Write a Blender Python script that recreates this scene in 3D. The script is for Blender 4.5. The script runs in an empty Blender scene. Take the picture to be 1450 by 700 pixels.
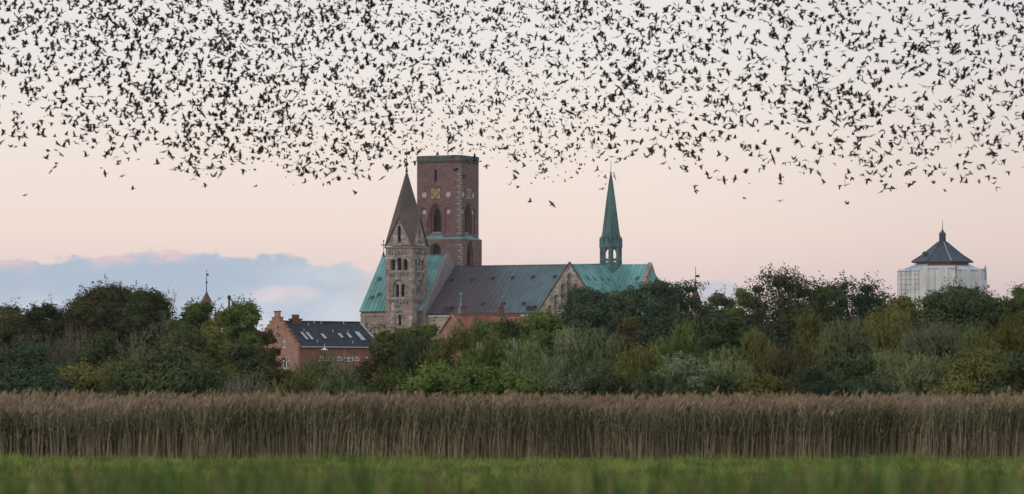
import bpy, bmesh, math, random
import numpy as np
from mathutils import Vector, Matrix
from mathutils.geometry import tessellate_polygon

SC = bpy.context.scene
COL = SC.collection
R = math.radians
# ------------------------------------------------------------------ camera
F = 5600.0            # focal length in photo pixels (1450 wide)
CAMZ, HY = 2.4, 560.0  # eye height, horizon row in the photograph
cd = bpy.data.cameras.new("camera")
cam = bpy.data.objects.new("camera", cd)
COL.objects.link(cam)
SC.camera = cam
cam.location = (0, 0, CAMZ)
cam.rotation_euler = (R(90), 0, 0)
cd.sensor_width = 36.0
cd.lens = 36.0 * F / 1450.0
cd.shift_y = (HY - 350.0) / 1450.0
cd.clip_start, cd.clip_end = 0.5, 60000
cd.dof.use_dof = True
cd.dof.focus_distance = 800
cd.dof.aperture_fstop = 2.8

SC.view_settings.view_transform = 'Standard'
SC.view_settings.look = 'None'
SC.view_settings.exposure = 0.0
SC.view_settings.gamma = 1.0
SC.render.engine = 'CYCLES'
SC.cycles.max_bounces = 6
SC.cycles.diffuse_bounces = 2
SC.cycles.transparent_max_bounces = 6
SC.cycles.use_denoising = True
SC.cycles.denoising_prefilter = 'ACCURATE'


class NT:
    """small helper around a node tree"""
    def __init__(s, tree):
        s.t, s.n, s.l = tree, tree.nodes, tree.links

    def node(s, typ, **kw):
        n = s.n.new(typ)
        for k, v in kw.items():
            setattr(n, k, v)
        return n

    def put(s, sock, v):
        if isinstance(v, bpy.types.NodeSocket):
            s.l.new(v, sock)
        elif isinstance(v, (tuple, list)) and len(v) == 3 and sock.type == 'RGBA':
            sock.default_value = (*v, 1)
        else:
            sock.default_value = v

    def m(s, op, a, b=0.0, c=0.0, clamp=False):
        n = s.node('ShaderNodeMath', operation=op, use_clamp=clamp)
        for i, v in enumerate((a, b, c)):
            s.put(n.inputs[i], v)
        return n.outputs[0]

    def step(s, x, lo, hi):
        n = s.node('ShaderNodeMapRange', interpolation_type='SMOOTHSTEP')
        s.put(n.inputs['Value'], x)
        s.put(n.inputs['From Min'], lo)
        s.put(n.inputs['From Max'], hi)
        return n.outputs['Result']

    def mix(s, f, a, b, blend='MIX'):
        n = s.node('ShaderNodeMix', data_type='RGBA', blend_type=blend)
        s.put(n.inputs['Factor'], f)
        s.put(n.inputs['A'], a) if False else None
        cs = [i for i in n.inputs if i.type == 'RGBA']
        s.put(cs[0], a)
        s.put(cs[1], b)
        return [o for o in n.outputs if o.type == 'RGBA'][0]

    def xyz(s, x, y, z=0.0):
        n = s.node('ShaderNodeCombineXYZ')
        for i, v in enumerate((x, y, z)):
            s.put(n.inputs[i], v)
        return n.outputs[0]

    def noise(s, vec, scale, detail=4, rough=.55):
        n = s.node('ShaderNodeTexNoise')
        s.put(n.inputs['Vector'], vec)
        n.inputs['Scale'].default_value = scale
        n.inputs['Detail'].default_value = detail
        n.inputs['Roughness'].default_value = rough
        return n.outputs['Fac']

    def ramp(s, f, stops):
        n = s.node('ShaderNodeValToRGB')
        cr = n.color_ramp
        while len(cr.elements) < len(stops):
            cr.elements.new(1.0)
        for e, (p, c) in zip(cr.elements, stops):
            e.position, e.color = p, (*c, 1)
        s.put(n.inputs[0], f)
        return n.outputs[0]


def lin(r, g, b):
    f = lambda c: (c / 255 / 12.92) if c <= 10 else ((c / 255 + .055) / 1.055) ** 2.4
    return (f(r), f(g), f(b))


# ------------------------------------------------------------------ world: dusk sky
SUN_EL, SUN_AZ = 9.0, 238.0     # low, behind the camera and to its left (degrees, azimuth clockwise from +Y)
W = bpy.data.worlds.new("World")
SC.world = W
W.use_nodes = True
w = NT(W.node_tree)
w.n.clear()
sky = w.node('ShaderNodeTexSky', sky_type='NISHITA', sun_disc=False)
sky.sun_elevation, sky.sun_rotation = R(SUN_EL), R(SUN_AZ)
sky.air_density, sky.dust_density, sky.ozone_density = 1.0, 1.0, 1.0
gen = w.node('ShaderNodeTexCoord').outputs['Generated']
sp = w.node('ShaderNodeSeparateXYZ')
w.l.new(gen, sp.inputs[0])
X, Y, Z = sp.outputs
az = w.m('ARCTAN2', X, Y)
el = w.m('MAXIMUM', Z, 0.0)
root = w.m('SQRT', el)
SKYK = 1.0
E = lambda py: math.sqrt(max((HY - py) / F, 0))
grad = w.ramp(root, [(0, lin(196, 184, 194)), (E(420), lin(218, 197, 201)), (E(330), lin(235, 214, 209)), (E(200), lin(236, 221, 215)),
                     (E(60), lin(231, 224, 223)), (.42, lin(214, 216, 222)), (.6, lin(222, 226, 234)), (1.0, lin(235, 239, 247))])
dim = w.step(az, 0.02, 0.14)
grad = w.mix(w.m('MULTIPLY', dim, .6), grad, w.mix(1.0, grad, (.80, .79, .82), 'MULTIPLY'))
sks = w.node('ShaderNodeVectorMath', operation='SCALE')
w.l.new(sky.outputs[0], sks.inputs[0])
sks.inputs['Scale'].default_value = 0.025
grad = w.mix(1.0, grad, sks.outputs[0], 'ADD')
# afterglow of the sunset behind the camera
glow = w.m('MULTIPLY', w.step(w.m('ADD', w.m('MULTIPLY', Y, -1.0), w.m('MULTIPLY', X, -.35)), .1, .95), w.m('SUBTRACT', 1.0, w.step(Z, .08, .75)))
grad = w.mix(w.m('MULTIPLY', glow, .6), grad, (1.08, .98, .90))
# bank of cloud low over the land
vec = w.xyz(w.m('MULTIPLY', az, 26.0), w.m('MULTIPLY', Z, 70.0), 0.0)
n1 = w.noise(vec, 1.0, 6, .6)
n2 = w.noise(w.xyz(w.m('MULTIPLY', az, 9.0), w.m('MULTIPLY', Z, 22.0), 3.0), 1.0, 5, .55)
n3 = w.noise(w.xyz(w.m('MULTIPLY', az, 70.0), w.m('MULTIPLY', Z, 150.0), 7.0), 1.0, 7, .62)
PA = lambda px: (px - 725) / F
hump = w.m('MULTIPLY', w.step(az, PA(120), PA(180)), w.m('SUBTRACT', 1.0, w.step(az, PA(240), PA(420))))
fall = w.step(az, PA(400), PA(545))
top = w.m('ADD', (HY - 367) / F, w.m('MULTIPLY', hump, 12 / F))
top = w.m('SUBTRACT', top, w.m('MULTIPLY', fall, 20 / F))
top = w.m('ADD', top, w.m('MULTIPLY', w.m('SUBTRACT', n1, .5), 46 / F))
top = w.m('ADD', top, w.m('MULTIPLY', w.m('SUBTRACT', n3, .5), 40 / F))
depth = w.m('SUBTRACT', top, Z)
for sc_, am in ((120.0, 13.0), (260.0, 9.0)):
    vo = w.node('ShaderNodeTexVoronoi', feature='SMOOTH_F1', voronoi_dimensions='2D')
    w.l.new(w.xyz(w.m('MULTIPLY', az, sc_), w.m('MULTIPLY', Z, sc_ * 1.5), 0.0), vo.inputs['Vector'])
    vo.inputs['Scale'].default_value = 1.0
    depth = w.m('ADD', depth, w.m('MULTIPLY', w.m('SUBTRACT', .42, vo.outputs['Distance']), am / F))
edge = w.step(depth, -2.5 / F, 6.0 / F)
side = w.m('SUBTRACT', 1.0, w.step(az, PA(470), PA(585)))
front = w.step(Y, 0.0, 0.3)
mask = w.m('MULTIPLY', w.m('MULTIPLY', edge, side), front)
body = w.ramp(w.m('MULTIPLY', depth, F / 110.0), [(0, lin(190, 197, 211)), (.25, lin(178, 190, 208)), (.5, lin(190, 199, 214)), (.8, lin(202, 204, 217)), (1.0, lin(199, 199, 213))])
body = w.mix(w.m('MULTIPLY', w.step(n2, .44, .56), .85), body, lin(157, 173, 197))
pinkrim = w.m('MULTIPLY', w.m('SUBTRACT', 1.0, w.step(depth, 4 / F, 30 / F)), w.m('MULTIPLY', w.step(n3, .34, .52), w.m('ADD', w.m('MULTIPLY', w.step(az, PA(120), PA(165)), w.m('SUBTRACT', 1.0, w.step(az, PA(235), PA(290)))), w.m('MULTIPLY', .8, w.m('SUBTRACT', 1.0, w.step(az, PA(20), PA(75)))))))
body = w.mix(w.m('MULTIPLY', pinkrim, .9), body, lin(222, 186, 190))
pdx = w.m('MULTIPLY', w.m('SUBTRACT', az, PA(405)), F / 55.0)
pdy = w.m('MULTIPLY', w.m('SUBTRACT', Z, (HY - 417) / F), F / 13.0)
pd = w.m('ADD', w.m('MULTIPLY', pdx, pdx), w.m('MULTIPLY', pdy, pdy))
patch = w.m('MULTIPLY', w.m('SUBTRACT', 1.0, w.step(pd, .1, 1.5)), w.step(n1, .36, .58))
body = w.mix(w.m('MULTIPLY', patch, .75), body, lin(226, 202, 208))
body = w.mix(1.0, body, (1.22, 1.225, 1.15), 'MULTIPLY')
col = w.mix(w.m('MULTIPLY', mask, .95), grad, body)
# a small pale cloud over the far turret
qx = w.m('MULTIPLY', w.m('SUBTRACT', az, PA(1016)), F / 40.0)
qy = w.m('MULTIPLY', w.m('SUBTRACT', Z, (HY - 412) / F), F / 17.0)
q = w.m('ADD', w.m('MULTIPLY', qx, qx), w.m('MULTIPLY', qy, qy))
q = w.m('ADD', q, w.m('MULTIPLY', w.m('SUBTRACT', n3, .5), 1.6))
m2 = w.m('MULTIPLY', w.m('SUBTRACT', 1.0, w.step(q, .2, 1.2)), front)
col = w.mix(w.m('MULTIPLY', m2, .75), col, lin(196, 203, 216))
bg2 = w.node('ShaderNodeBackground')
w.l.new(col, bg2.inputs[0])
bg2.inputs[1].default_value = 0.98
wo = w.node('ShaderNodeOutputWorld')
w.l.new(bg2.outputs[0], wo.inputs[0])

sl = bpy.data.lights.new("sun", 'SUN')
sl.energy, sl.angle, sl.color = 0.5, R(24), (1.0, .80, .68)
sun = bpy.data.objects.new("sun", sl)
COL.objects.link(sun)
sd = Vector((math.sin(R(SUN_AZ)) * math.cos(R(SUN_EL)), math.cos(R(SUN_AZ)) * math.cos(R(SUN_EL)), math.sin(R(SUN_EL))))
sun.rotation_euler = sd.to_track_quat('Z', 'Y').to_euler()


# ------------------------------------------------------------------ materials
def mk(name, c1, c2, scale=1.0, rough=.9, stretch=(1, 1, 1), detail=6, contrast=(.3, .7), ashlar=None, spec=.2, bump=0.0, metal=0.0, c3=None, s3=.1):
    m = bpy.data.materials.new(name)
    m.use_nodes = True
    t = NT(m.node_tree)
    b = t.n['Principled BSDF']
    tc = t.node('ShaderNodeTexCoord').outputs['Object']
    mp = t.node('ShaderNodeMapping')
    mp.inputs['Scale'].default_value = stretch
    t.l.new(tc, mp.inputs[0])
    nz = t.noise(mp.outputs[0], scale, detail, .6)
    f = t.step(nz, *contrast)
    c = t.mix(f, c1, c2)
    if c3:
        g = t.noise(tc, s3, 3, .5)
        c = t.mix(t.step(g, .42, .66), c, c3)
    if ashlar:
        (bw, bh, k, joint) = ashlar
        s = t.node('ShaderNodeSeparateXYZ')
        t.l.new(tc, s.inputs[0])
        v = t.xyz(t.m('ADD', s.outputs[0], s.outputs[1]), s.outputs[2], 0)
        br = t.node('ShaderNodeTexBrick')
        t.l.new(v, br.inputs['Vector'])
        br.inputs['Scale'].default_value = 1.0
        br.inputs['Mortar Size'].default_value = joint
        br.inputs['Brick Width'].default_value = bw
        br.inputs['Row Height'].default_value = bh
        br.inputs['Color1'].default_value = (1 + k, 1 + k * .92, 1 + k * .85, 1)
        br.inputs['Color2'].default_value = (1 - k, 1 - k, 1 - k, 1)
        br.inputs['Mortar'].default_value = (.8, .8, .8, 1)
        c = t.mix(1.0, c, br.outputs['Color'], 'MULTIPLY')
    t.l.new(c, b.inputs['Base Color'])
    b.inputs['Roughness'].default_value = rough
    b.inputs['Specular IOR Level'].default_value = spec
    b.inputs['Metallic'].default_value = metal
    if bump:
        bm_ = t.node('ShaderNodeBump')
        bm_.inputs['Strength'].default_value = bump
        t.l.new(nz, bm_.inputs['Height'])
        t.l.new(bm_.outputs[0], b.inputs['Normal'])
    return m


def leafmat(name, c1, c2, c3=None, k3=.12, trans=.12):
    """leaf colour varies from leaf to leaf and from tree to tree"""
    m = bpy.data.materials.new(name)
    m.use_nodes = True
    t = NT(m.node_tree)
    t.n.clear()
    g = t.node('ShaderNodeNewGeometry')
    tc = t.node('ShaderNodeTexCoord').outputs['Object']
    r = g.outputs['Random Per Island']
    nz = t.noise(tc, .55, 3, .5)
    f = t.m('ADD', t.m('MULTIPLY', r, .5), t.m('MULTIPLY', t.step(nz, .35, .65), .5))
    c = t.mix(f, c1, c2)
    if c3:
        c = t.mix(t.m('GREATER_THAN', t.m('FRACT', t.m('MULTIPLY', r, 17.3)), 1 - k3), c, c3)
    hs = t.node('ShaderNodeHueSaturation')
    oi = t.node('ShaderNodeObjectInfo').outputs['Random']
    t.put(hs.inputs['Value'], t.m('ADD', .72, t.m('MULTIPLY', oi, .62)))
    t.put(hs.inputs['Hue'], t.m('ADD', .488, t.m('MULTIPLY', t.m('FRACT', t.m('MULTIPLY', oi, 7.7)), .024)))
    t.l.new(c, hs.inputs['Color'])
    d = t.node('ShaderNodeBsdfDiffuse')
    tr = t.node('ShaderNodeBsdfTranslucent')
    t.l.new(hs.outputs[0], d.inputs[0])
    t.l.new(hs.outputs[0], tr.inputs[0])
    mx = t.node('ShaderNodeMixShader')
    mx.inputs[0].default_value = trans
    t.l.new(d.outputs[0], mx.inputs[1])
    t.l.new(tr.outputs[0], mx.inputs[2])
    o = t.node('ShaderNodeOutputMaterial')
    t.l.new(mx.outputs[0], o.inputs[0])
    return m


def roof_mat(name, cols, grad=None):
    """weathered sheet-metal roof: streaks down the slope, patches, optional change of metal along x"""
    m = bpy.data.materials.new(name)
    m.use_nodes = True
    t = NT(m.node_tree)
    b = t.n['Principled BSDF']
    tc = t.node('ShaderNodeTexCoord').outputs['Object']
    s = t.node('ShaderNodeSeparateXYZ')
    t.l.new(tc, s.inputs[0])
    st = t.noise(t.xyz(t.m('MULTIPLY', s.outputs[0], 1.6), t.m('MULTIPLY', s.outputs[1], .16), t.m('MULTIPLY', s.outputs[2], .16)), 1.0, 5, .6)
    pt = t.noise(tc, .22, 5, .6)
    c = t.mix(t.step(st, .32, .68), cols[0], cols[1])
    c = t.mix(t.m('MULTIPLY', t.step(pt, .4, .62), .8), c, cols[2])
    if grad:
        x0, x1, c4, c5 = grad
        xx = t.m('ADD', s.outputs[0], t.m('MULTIPLY', t.m('SUBTRACT', st, .5), 9.0))
        xx = t.m('ADD', xx, t.m('MULTIPLY', s.outputs[1], .55))
        c = t.mix(t.m('SUBTRACT', 1.0, t.step(xx, x0, x1)), c, t.mix(t.step(st, .3, .7), c4, c5))
    t.l.new(c, b.inputs['Base Color'])
    b.inputs['Roughness'].default_value = .65
    b.inputs['Specular IOR Level'].default_value = .3
    return m


M = {}
M['brick'] = mk('old_red_brick', (.16, .097, .1), (.232, .147, .148), .9, stretch=(1, 1, 2.2), ashlar=(.9, .42, .16, .03), c3=(.19, .12, .118), s3=.18)
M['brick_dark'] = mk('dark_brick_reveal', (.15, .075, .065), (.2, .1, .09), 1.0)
M['stone'] = mk('mottled_tufa_stone', (.17, .145, .138), (.50, .45, .43), .9, ashlar=(1.15, .55, .32, .06), c3=(.34, .25, .23), s3=.35)
M['stone_pink'] = mk('pink_tufa_stone', (.32, .235, .215), (.46, .37, .335), .7, ashlar=(1.1, .5, .22, .05), c3=(.33, .28, .265), s3=.3)
M['trim'] = mk('weathered_stone_trim', (.2, .175, .165), (.3, .26, .245), 1.5)
M['skirt'] = roof_mat('muted_copper_skirt', [(.13, .24, .25), (.18, .29, .30), (.11, .18, .19)])
M['quoin'] = mk('worn_pale_quoin', (.23, .205, .195), (.34, .315, .295), 1.5)
M['pale'] = mk('pale_limestone', (.44, .41, .38), (.55, .52, .48), 2.0)
M['render_wall'] = mk('pale_stone_wall', (.36, .32, .275), (.46, .41, .36), .5, ashlar=(1.3, .5, .1, .03))
M['verdigris'] = roof_mat('verdigris_copper', [(.14, .345, .33), (.205, .445, .42), (.10, .24, .24)])
M['verdigris_dark'] = roof_mat('dark_verdigris_copper', [(.07, .15, .155), (.122, .235, .235), (.058, .10, .108)])
M['lead'] = roof_mat('patinated_nave_roof', [(.062, .105, .125), (.095, .148, .165), (.05, .078, .095)], None)
M['helm'] = roof_mat('grey_brown_sheet_roof', [(.105, .075, .072), (.142, .106, .098), (.08, .06, .06)])
M['parapet'] = mk('dark_copper_parapet', (.10, .105, .105), (.15, .155, .15), 2.2)
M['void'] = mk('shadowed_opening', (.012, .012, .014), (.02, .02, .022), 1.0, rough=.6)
M['louvre'] = mk('dark_timber_louvre', (.03, .027, .028), (.05, .045, .045), 2.0)
M['iron'] = mk('dark_iron', (.03, .03, .032), (.05, .048, .05), 3.0, rough=.6)
M['gold'] = mk('gilded_clock_metal', (.62, .40, .09), (.75, .52, .16), 3.0, rough=.5)
M['dial'] = mk('dark_blue_dial', (.05, .06, .09), (.08, .09, .12), 2.0)
M['white'] = mk('white_paint', (.68, .68, .66), (.8, .8, .78), 2.0, rough=.6)
M['glassy'] = mk('window_glass', (.05, .06, .075), (.09, .11, .13), .7, rough=.12, spec=.6)
M['skyglass'] = mk('roof_window_glass', (.22, .27, .32), (.3, .36, .42), .7, rough=.15, spec=.8)
M['brick_lit_gable'] = mk('house_brick_warm_lit', (.33, .18, .14), (.42, .245, .195), 1.2, ashlar=(.5, .2, .1, .02))  # gable copy of the house brick, warm evening light put into its colour
M['slate'] = mk('blue_black_slate', (.018, .022, .03), (.032, .038, .05), 1.6, rough=.7, ashlar=(.6, .35, .15, .03))
M['tile'] = mk('red_clay_tile', (.22, .085, .065), (.30, .13, .1), 1.2, ashlar=(.4, .3, .12, .03))
M['tile_old'] = mk('old_brown_tile', (.12, .075, .062), (.19, .11, .09), 1.4)
M['pink_brick'] = mk('dusty_pink_brick', (.30, .17, .15), (.37, .23, .2), 1.0, ashlar=(.5, .2, .08, .02))
M['blue_slate'] = mk('blue_grey_slate', (.05, .068, .09), (.078, .1, .13), 1.0, rough=.7, ashlar=(.7, .4, .12, .03))
M['seam'] = mk('pale_lead_hip', (.3, .33, .36), (.4, .43, .46), 1.0)
M['bark'] = mk('grey_brown_bark', (.06, .05, .042), (.11, .092, .078), 2.0, stretch=(3, 3, .6))
M['bark_pale'] = mk('pale_grey_bark', (.16, .145, .125), (.26, .235, .2), 2.0, stretch=(3, 3, .6))
M['twig'] = mk('brown_twigs', (.07, .055, .045), (.12, .095, .08), 1.0)
M['bird'] = mk('dark_plumage', (.024, .022, .022), (.05, .044, .04), 20.0, rough=.7)
# plastic sheeting lets light through
def sheetmat():
    m = bpy.data.materials.new('translucent_white_sheeting')
    m.use_nodes = True
    t = NT(m.node_tree)
    t.n.clear()
    tc = t.node('ShaderNodeTexCoord').outputs['Object']
    s = t.node('ShaderNodeSeparateXYZ')
    t.l.new(tc, s.inputs[0])
    nz = t.noise(t.xyz(t.m('MULTIPLY', s.outputs[0], 1.3), t.m('MULTIPLY', s.outputs[1], 1.3), t.m('MULTIPLY', s.outputs[2], .3)), 1.0, 5, .6)
    c = t.mix(t.step(nz, .3, .7), (.76, .76, .80), (.95, .94, .97))
    d = t.node('ShaderNodeBsdfDiffuse')
    tr = t.node('ShaderNodeBsdfTranslucent')
    t.l.new(c, d.inputs[0])
    t.l.new(c, tr.inputs[0])
    mx = t.node('ShaderNodeMixShader')
    mx.inputs[0].default_value = .22
    t.l.new(d.outputs[0], mx.inputs[1])
    t.l.new(tr.outputs[0], mx.inputs[2])
    o = t.node('ShaderNodeOutputMaterial')
    t.l.new(mx.outputs[0], o.inputs[0])
    return m
M['sheet'] = sheetmat()
M['sheet_top'] = mk('blue_white_sheeting', (.42, .48, .56), (.6, .64, .7), .8, rough=.5)


# ------------------------------------------------------------------ object helpers
def tag(o, label=None, cat=None, group=None, kind=None):
    for k, v in (('label', label), ('category', cat), ('group', group), ('kind', kind)):
        if v:
            o[k] = v
    return o


def empty(name, loc, rz=0.0):
    o = bpy.data.objects.new(name, None)
    COL.objects.link(o)
    o.location, o.rotation_euler = loc, (0, 0, rz)
    o.empty_display_size = .5
    return o


def link_mesh(name, me, mats, parent=None, smooth=False):
    o = bpy.data.objects.new(name, me)
    for m in (mats if isinstance(mats, (list, tuple)) else [mats]):
        me.materials.append(m)
    COL.objects.link(o)
    if parent:
        o.parent = parent
    if smooth:
        for p in me.polygons:
            p.use_smooth = True
    return o


class MB:
    """collects polygons; build() links them as one mesh"""
    def __init__(s):
        s.v, s.f, s.mi = [], [], []

    def poly(s, pts, mi=0):
        k = len(s.v)
        s.v += [tuple(p) for p in pts]
        s.f.append(tuple(range(k, k + len(pts))))
        s.mi.append(mi)

    def box(s, a, b, mi=0):
        (x0, y0, z0), (x1, y1, z1) = a, b
        P = [(x0, y0, z0), (x1, y0, z0), (x1, y1, z0), (x0, y1, z0), (x0, y0, z1), (x1, y0, z1), (x1, y1, z1), (x0, y1, z1)]
        for q in ((0, 3, 2, 1), (4, 5, 6, 7), (0, 1, 5, 4), (1, 2, 6, 5), (2, 3, 7, 6), (3, 0, 4, 7)):
            s.poly([P[i] for i in q], mi)

    def hexa(s, P, mi=0):
        for q in ((0, 3, 2, 1), (4, 5, 6, 7), (0, 1, 5, 4), (1, 2, 6, 5), (2, 3, 7, 6), (3, 0, 4, 7)):
            s.poly([P[i] for i in q], mi)

    def ring(s, c, r, z, n, rot):
        return [(c[0] + r * math.cos(rot + 2 * math.pi * i / n), c[1] + r * math.sin(rot + 2 * math.pi * i / n), z) for i in range(n)]

    def lathe(s, c, prof, n=8, rot=0.0, mi=0, cap=True):
        rs = [s.ring(c, max(r, 1e-3), z, n, rot) for r, z in prof]
        for a, b in zip(rs, rs[1:]):
            for i in range(n):
                j = (i + 1) % n
                s.poly([a[i], a[j], b[j], b[i]], mi)
        if cap:
            s.poly(rs[0][::-1], mi)
            s.poly(rs[-1], mi)

    def tube(s, p0, p1, r0, r1, n=6, mi=0):
        p0, p1 = Vector(p0), Vector(p1)
        d = (p1 - p0).normalized()
        a = d.orthogonal().normalized()
        b = d.cross(a)
        A = [p0 + (a * math.cos(2 * math.pi * i / n) + b * math.sin(2 * math.pi * i / n)) * r0 for i in range(n)]
        B = [p1 + (a * math.cos(2 * math.pi * i / n) + b * math.sin(2 * math.pi * i / n)) * r1 for i in range(n)]
        for i in range(n):
            j = (i + 1) % n
            s.poly([A[i], A[j], B[j], B[i]], mi)
        s.poly(A[::-1], mi)
        s.poly(B, mi)

    def slab(s, pts, n, t, mi=0):
        """polygon pts thickened by t along -n"""
        n = Vector(n)
        a = [Vector(p) for p in pts]
        b = [p - n * t for p in a]
        s.poly(a, mi)
        s.poly(b[::-1], mi)
        for i in range(len(a)):
            j = (i + 1) % len(a)
            s.poly([a[i], b[i], b[j], a[j]], mi)

    def build(s, name, mats, parent=None, smooth=False, off=None):
        me = bpy.data.meshes.new(name)
        v = s.v if off is None else [(x - off[0], y - off[1], z - off[2]) for x, y, z in s.v]
        me.from_pydata(v, [], s.f)
        me.polygons.foreach_set('material_index', s.mi)
        me.update()
        return link_mesh(name, me, mats, parent, smooth)


def arch(cx, z0, w, h, pointed=False, n=8):
    """outline of an arched opening, foot centre (cx,z0)"""
    r = w / 2
    pts = [(cx - r, z0), (cx + r, z0)]
    if pointed:
        rise = min(w * .95, h * .6)
        zs = z0 + h - rise
        for i in range(n + 1):
            t = i / n
            pts.append((cx + r * (1 - t) ** .75 if t < 1 else cx, zs + rise * math.sin(t * math.pi / 2)))
        for i in range(n - 1, -1, -1):
            t = i / n
            pts.append((cx - r * (1 - t) ** .75, zs + rise * math.sin(t * math.pi / 2)))
    else:
        zs = z0 + h - r
        for i in range(n * 2 + 1):
            a = math.pi * i / (2 * n)
            pts.append((cx + r * math.cos(a), zs + r * math.sin(a)))
    return pts


def rect(x0, z0, x1, z1):
    return [(x0, z0), (x1, z0), (x1, z1), (x0, z1)]


def circ(cx, cz, r, n=14):
    return [(cx + r * math.cos(2 * math.pi * i / n), cz + r * math.sin(2 * math.pi * i / n)) for i in range(n)]


class Op:
    def __init__(s, loop, depth, inner=None, mi=0, pane=None):
        s.loop, s.depth, s.inner, s.mi, s.pane = loop, depth, inner, mi, pane


def facade(mb, O, ex, en, outer, ops, panes, off=0.0, mi=0):
    """wall face with real recessed openings; O origin, ex along, en outward, second axis is up"""
    O, ex, en, ez = Vector(O), Vector(ex), Vector(en), Vector((0, 0, 1))
    P = lambda p, d: O + ex * p[0] + ez * p[1] - en * d
    loops = [outer] + [o.loop for o in ops]
    flat = [p for lp in loops for p in lp]
    for tri in tessellate_polygon([[Vector((p[0], p[1], 0)) for p in lp] for lp in loops]):
        mb.poly([P(flat[i], off) for i in tri], mi)
    for o in ops:
        n = len(o.loop)
        for i in range(n):
            a, b = o.loop[i], o.loop[(i + 1) % n]
            mb.poly([P(a, off), P(b, off), P(b, off + o.depth), P(a, off + o.depth)], o.mi)
        if o.inner is not None:
            facade(mb, O, ex, en, o.loop, o.inner, panes, off + o.depth, o.mi)
        else:
            panes.append((o.pane or 'window', [P(p, off + o.depth) for p in o.loop], en))


def roof_plane(mb, r0, r1, e1, e0, thick=.25, seam=.75, rib=.09, mi=0):
    """sheet-metal slope: ridge r0-r1, eave e0-e1, with standing seams running down it"""
    r0, r1, e0, e1 = map(Vector, (r0, r1, e0, e1))
    n = (r1 - r0).cross(e0 - r0).normalized()
    if n.z < 0:
        n = -n
    mb.slab([r0, r1, e1, e0], n, thick, mi)
    if seam:
        L = (e1 - e0).length
        k = max(2, int(L / seam))
        for i in range(1, k):
            t = (i + random.Random(i * 7 + int(L * 10)).uniform(-.16, .16)) / k
            a, b = r0.lerp(r1, t), e0.lerp(e1, t)
            d = (e1 - e0).normalized() * .06
            P = [b - d, b + d, b + d + n * rib, b - d + n * rib, a - d, a + d, a + d + n * rib, a - d + n * rib]
            mb.hexa([P[0], P[1], P[5], P[4], P[3], P[2], P[6], P[7]], mi)


def at(px, py, d):
    """point seen at photo pixel (px,py) when d metres in front of the camera"""
    return Vector(((px - 725) * d / F, d, CAMZ + (HY - py) * d / F))


def quads_mesh(name, V, mi=None):
    """V: (4n,3) array of separate quads"""
    V = np.ascontiguousarray(V, dtype=np.float32)
    nv = len(V)
    nq = nv // 4
    me = bpy.data.meshes.new(name)
    me.vertices.add(nv)
    me.vertices.foreach_set('co', V.ravel())
    me.loops.add(nv)
    me.loops.foreach_set('vertex_index', np.arange(nv, dtype=np.int32))
    me.polygons.add(nq)
    me.polygons.foreach_set('loop_start', np.arange(0, nv, 4, dtype=np.int32))
    if mi is not None:
        me.polygons.foreach_set('material_index', np.asarray(mi, dtype=np.int32))
    me.update(calc_edges=True)
    return me

# ------------------------------------------------------------------ ground
def ground():
    m = bpy.data.materials.new('meadow_soil_and_turf')
    m.use_nodes = True
    t = NT(m.node_tree)
    b = t.n['Principled BSDF']
    tc = t.node('ShaderNodeTexCoord').outputs['Object']
    c = t.mix(t.step(t.noise(tc, .35, 6, .6), .35, .65), (.06, .105, .022), (.10, .145, .035))
    c = t.mix(t.step(t.noise(tc, 2.5, 4, .6), .5, .75), c, (.06, .05, .028))
    t.l.new(c, b.inputs['Base Color'])
    b.inputs['Roughness'].default_value = 1.0
    b.inputs['Specular IOR Level'].default_value = 0.0
    prof = [(-9000, 1.5), (-300, 1.5), (4, 1.5), (25.5, 1.5), (31, 1.15), (38, .65), (46, .25), (54, 0.05), (60, 0), (150, 0), (400, 0), (1500, 0), (30000, 0)]
    mb = MB()
    xs = [-20000, -300, -60, 0, 60, 300, 20000]
    for (y0, z0), (y1, z1) in zip(prof, prof[1:]):
        for x0, x1 in zip(xs, xs[1:]):
            mb.poly([(x0, y0, z0), (x1, y0, z0), (x1, y1, z1), (x0, y1, z1)])
    tag(mb.build('ground', m), kind='structure')


ground()

# ------------------------------------------------------------------ cathedral
CA, CY = R(-25), 817.0
cc, cs = math.cos(CA), -math.sin(CA)


def U(px, w_):
    r = (px - 725) / F
    return (r * (CY + cc * w_) - w_ * cs) / (cc + r * cs)


def ZZ(py, u, w_):
    return CAMZ + (HY - py) * (CY - u * cs + w_ * cc) / F


church = empty('cathedral', (0, CY, 0), CA)
tag(church, 'old stone cathedral with green copper roofs and two unequal towers', 'cathedral')


def add_panes(panes, parent, mats, inset=0.0):
    """each opening's back pane: a part of its own"""
    for nm, pts, en in panes:
        mb = MB()
        n = Vector(en)
        pts = [p + n * .003 for p in pts]
        mb.slab(pts, n, .06, 0)
        mt = mats.get(nm, M['void'])
        if nm == 'louvre_window':
            zs = [p.z for p in pts]
            lo = min(zs)
            cx = sum((p for p in pts), Vector()) / len(pts)
            ex = Vector((-n.y, n.x, 0))
            hw = max(abs((p - cx).dot(ex)) for p in pts) * .96
            k = int((max(zs) - lo) * .78 / .55)
            for i in range(k):
                z = lo + .3 + i * .55
                c0 = Vector((cx.x, cx.y, z))
                a, b = c0 - ex * hw, c0 + ex * hw
                mb.hexa([a, b, b + n * .3 - Vector((0, 0, .16)), a + n * .3 - Vector((0, 0, .16)), a + Vector((0, 0, .07)), b + Vector((0, 0, .07)), b + n * .3 - Vector((0, 0, .09)), a + n * .3 - Vector((0, 0, .09))])
        mb.build(nm, mt, parent)


PM = {'louvre_window': M['louvre'], 'window': M['void'], 'roundel': M['pale'], 'doorway': M['glassy'], 'light': M['void']}


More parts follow.
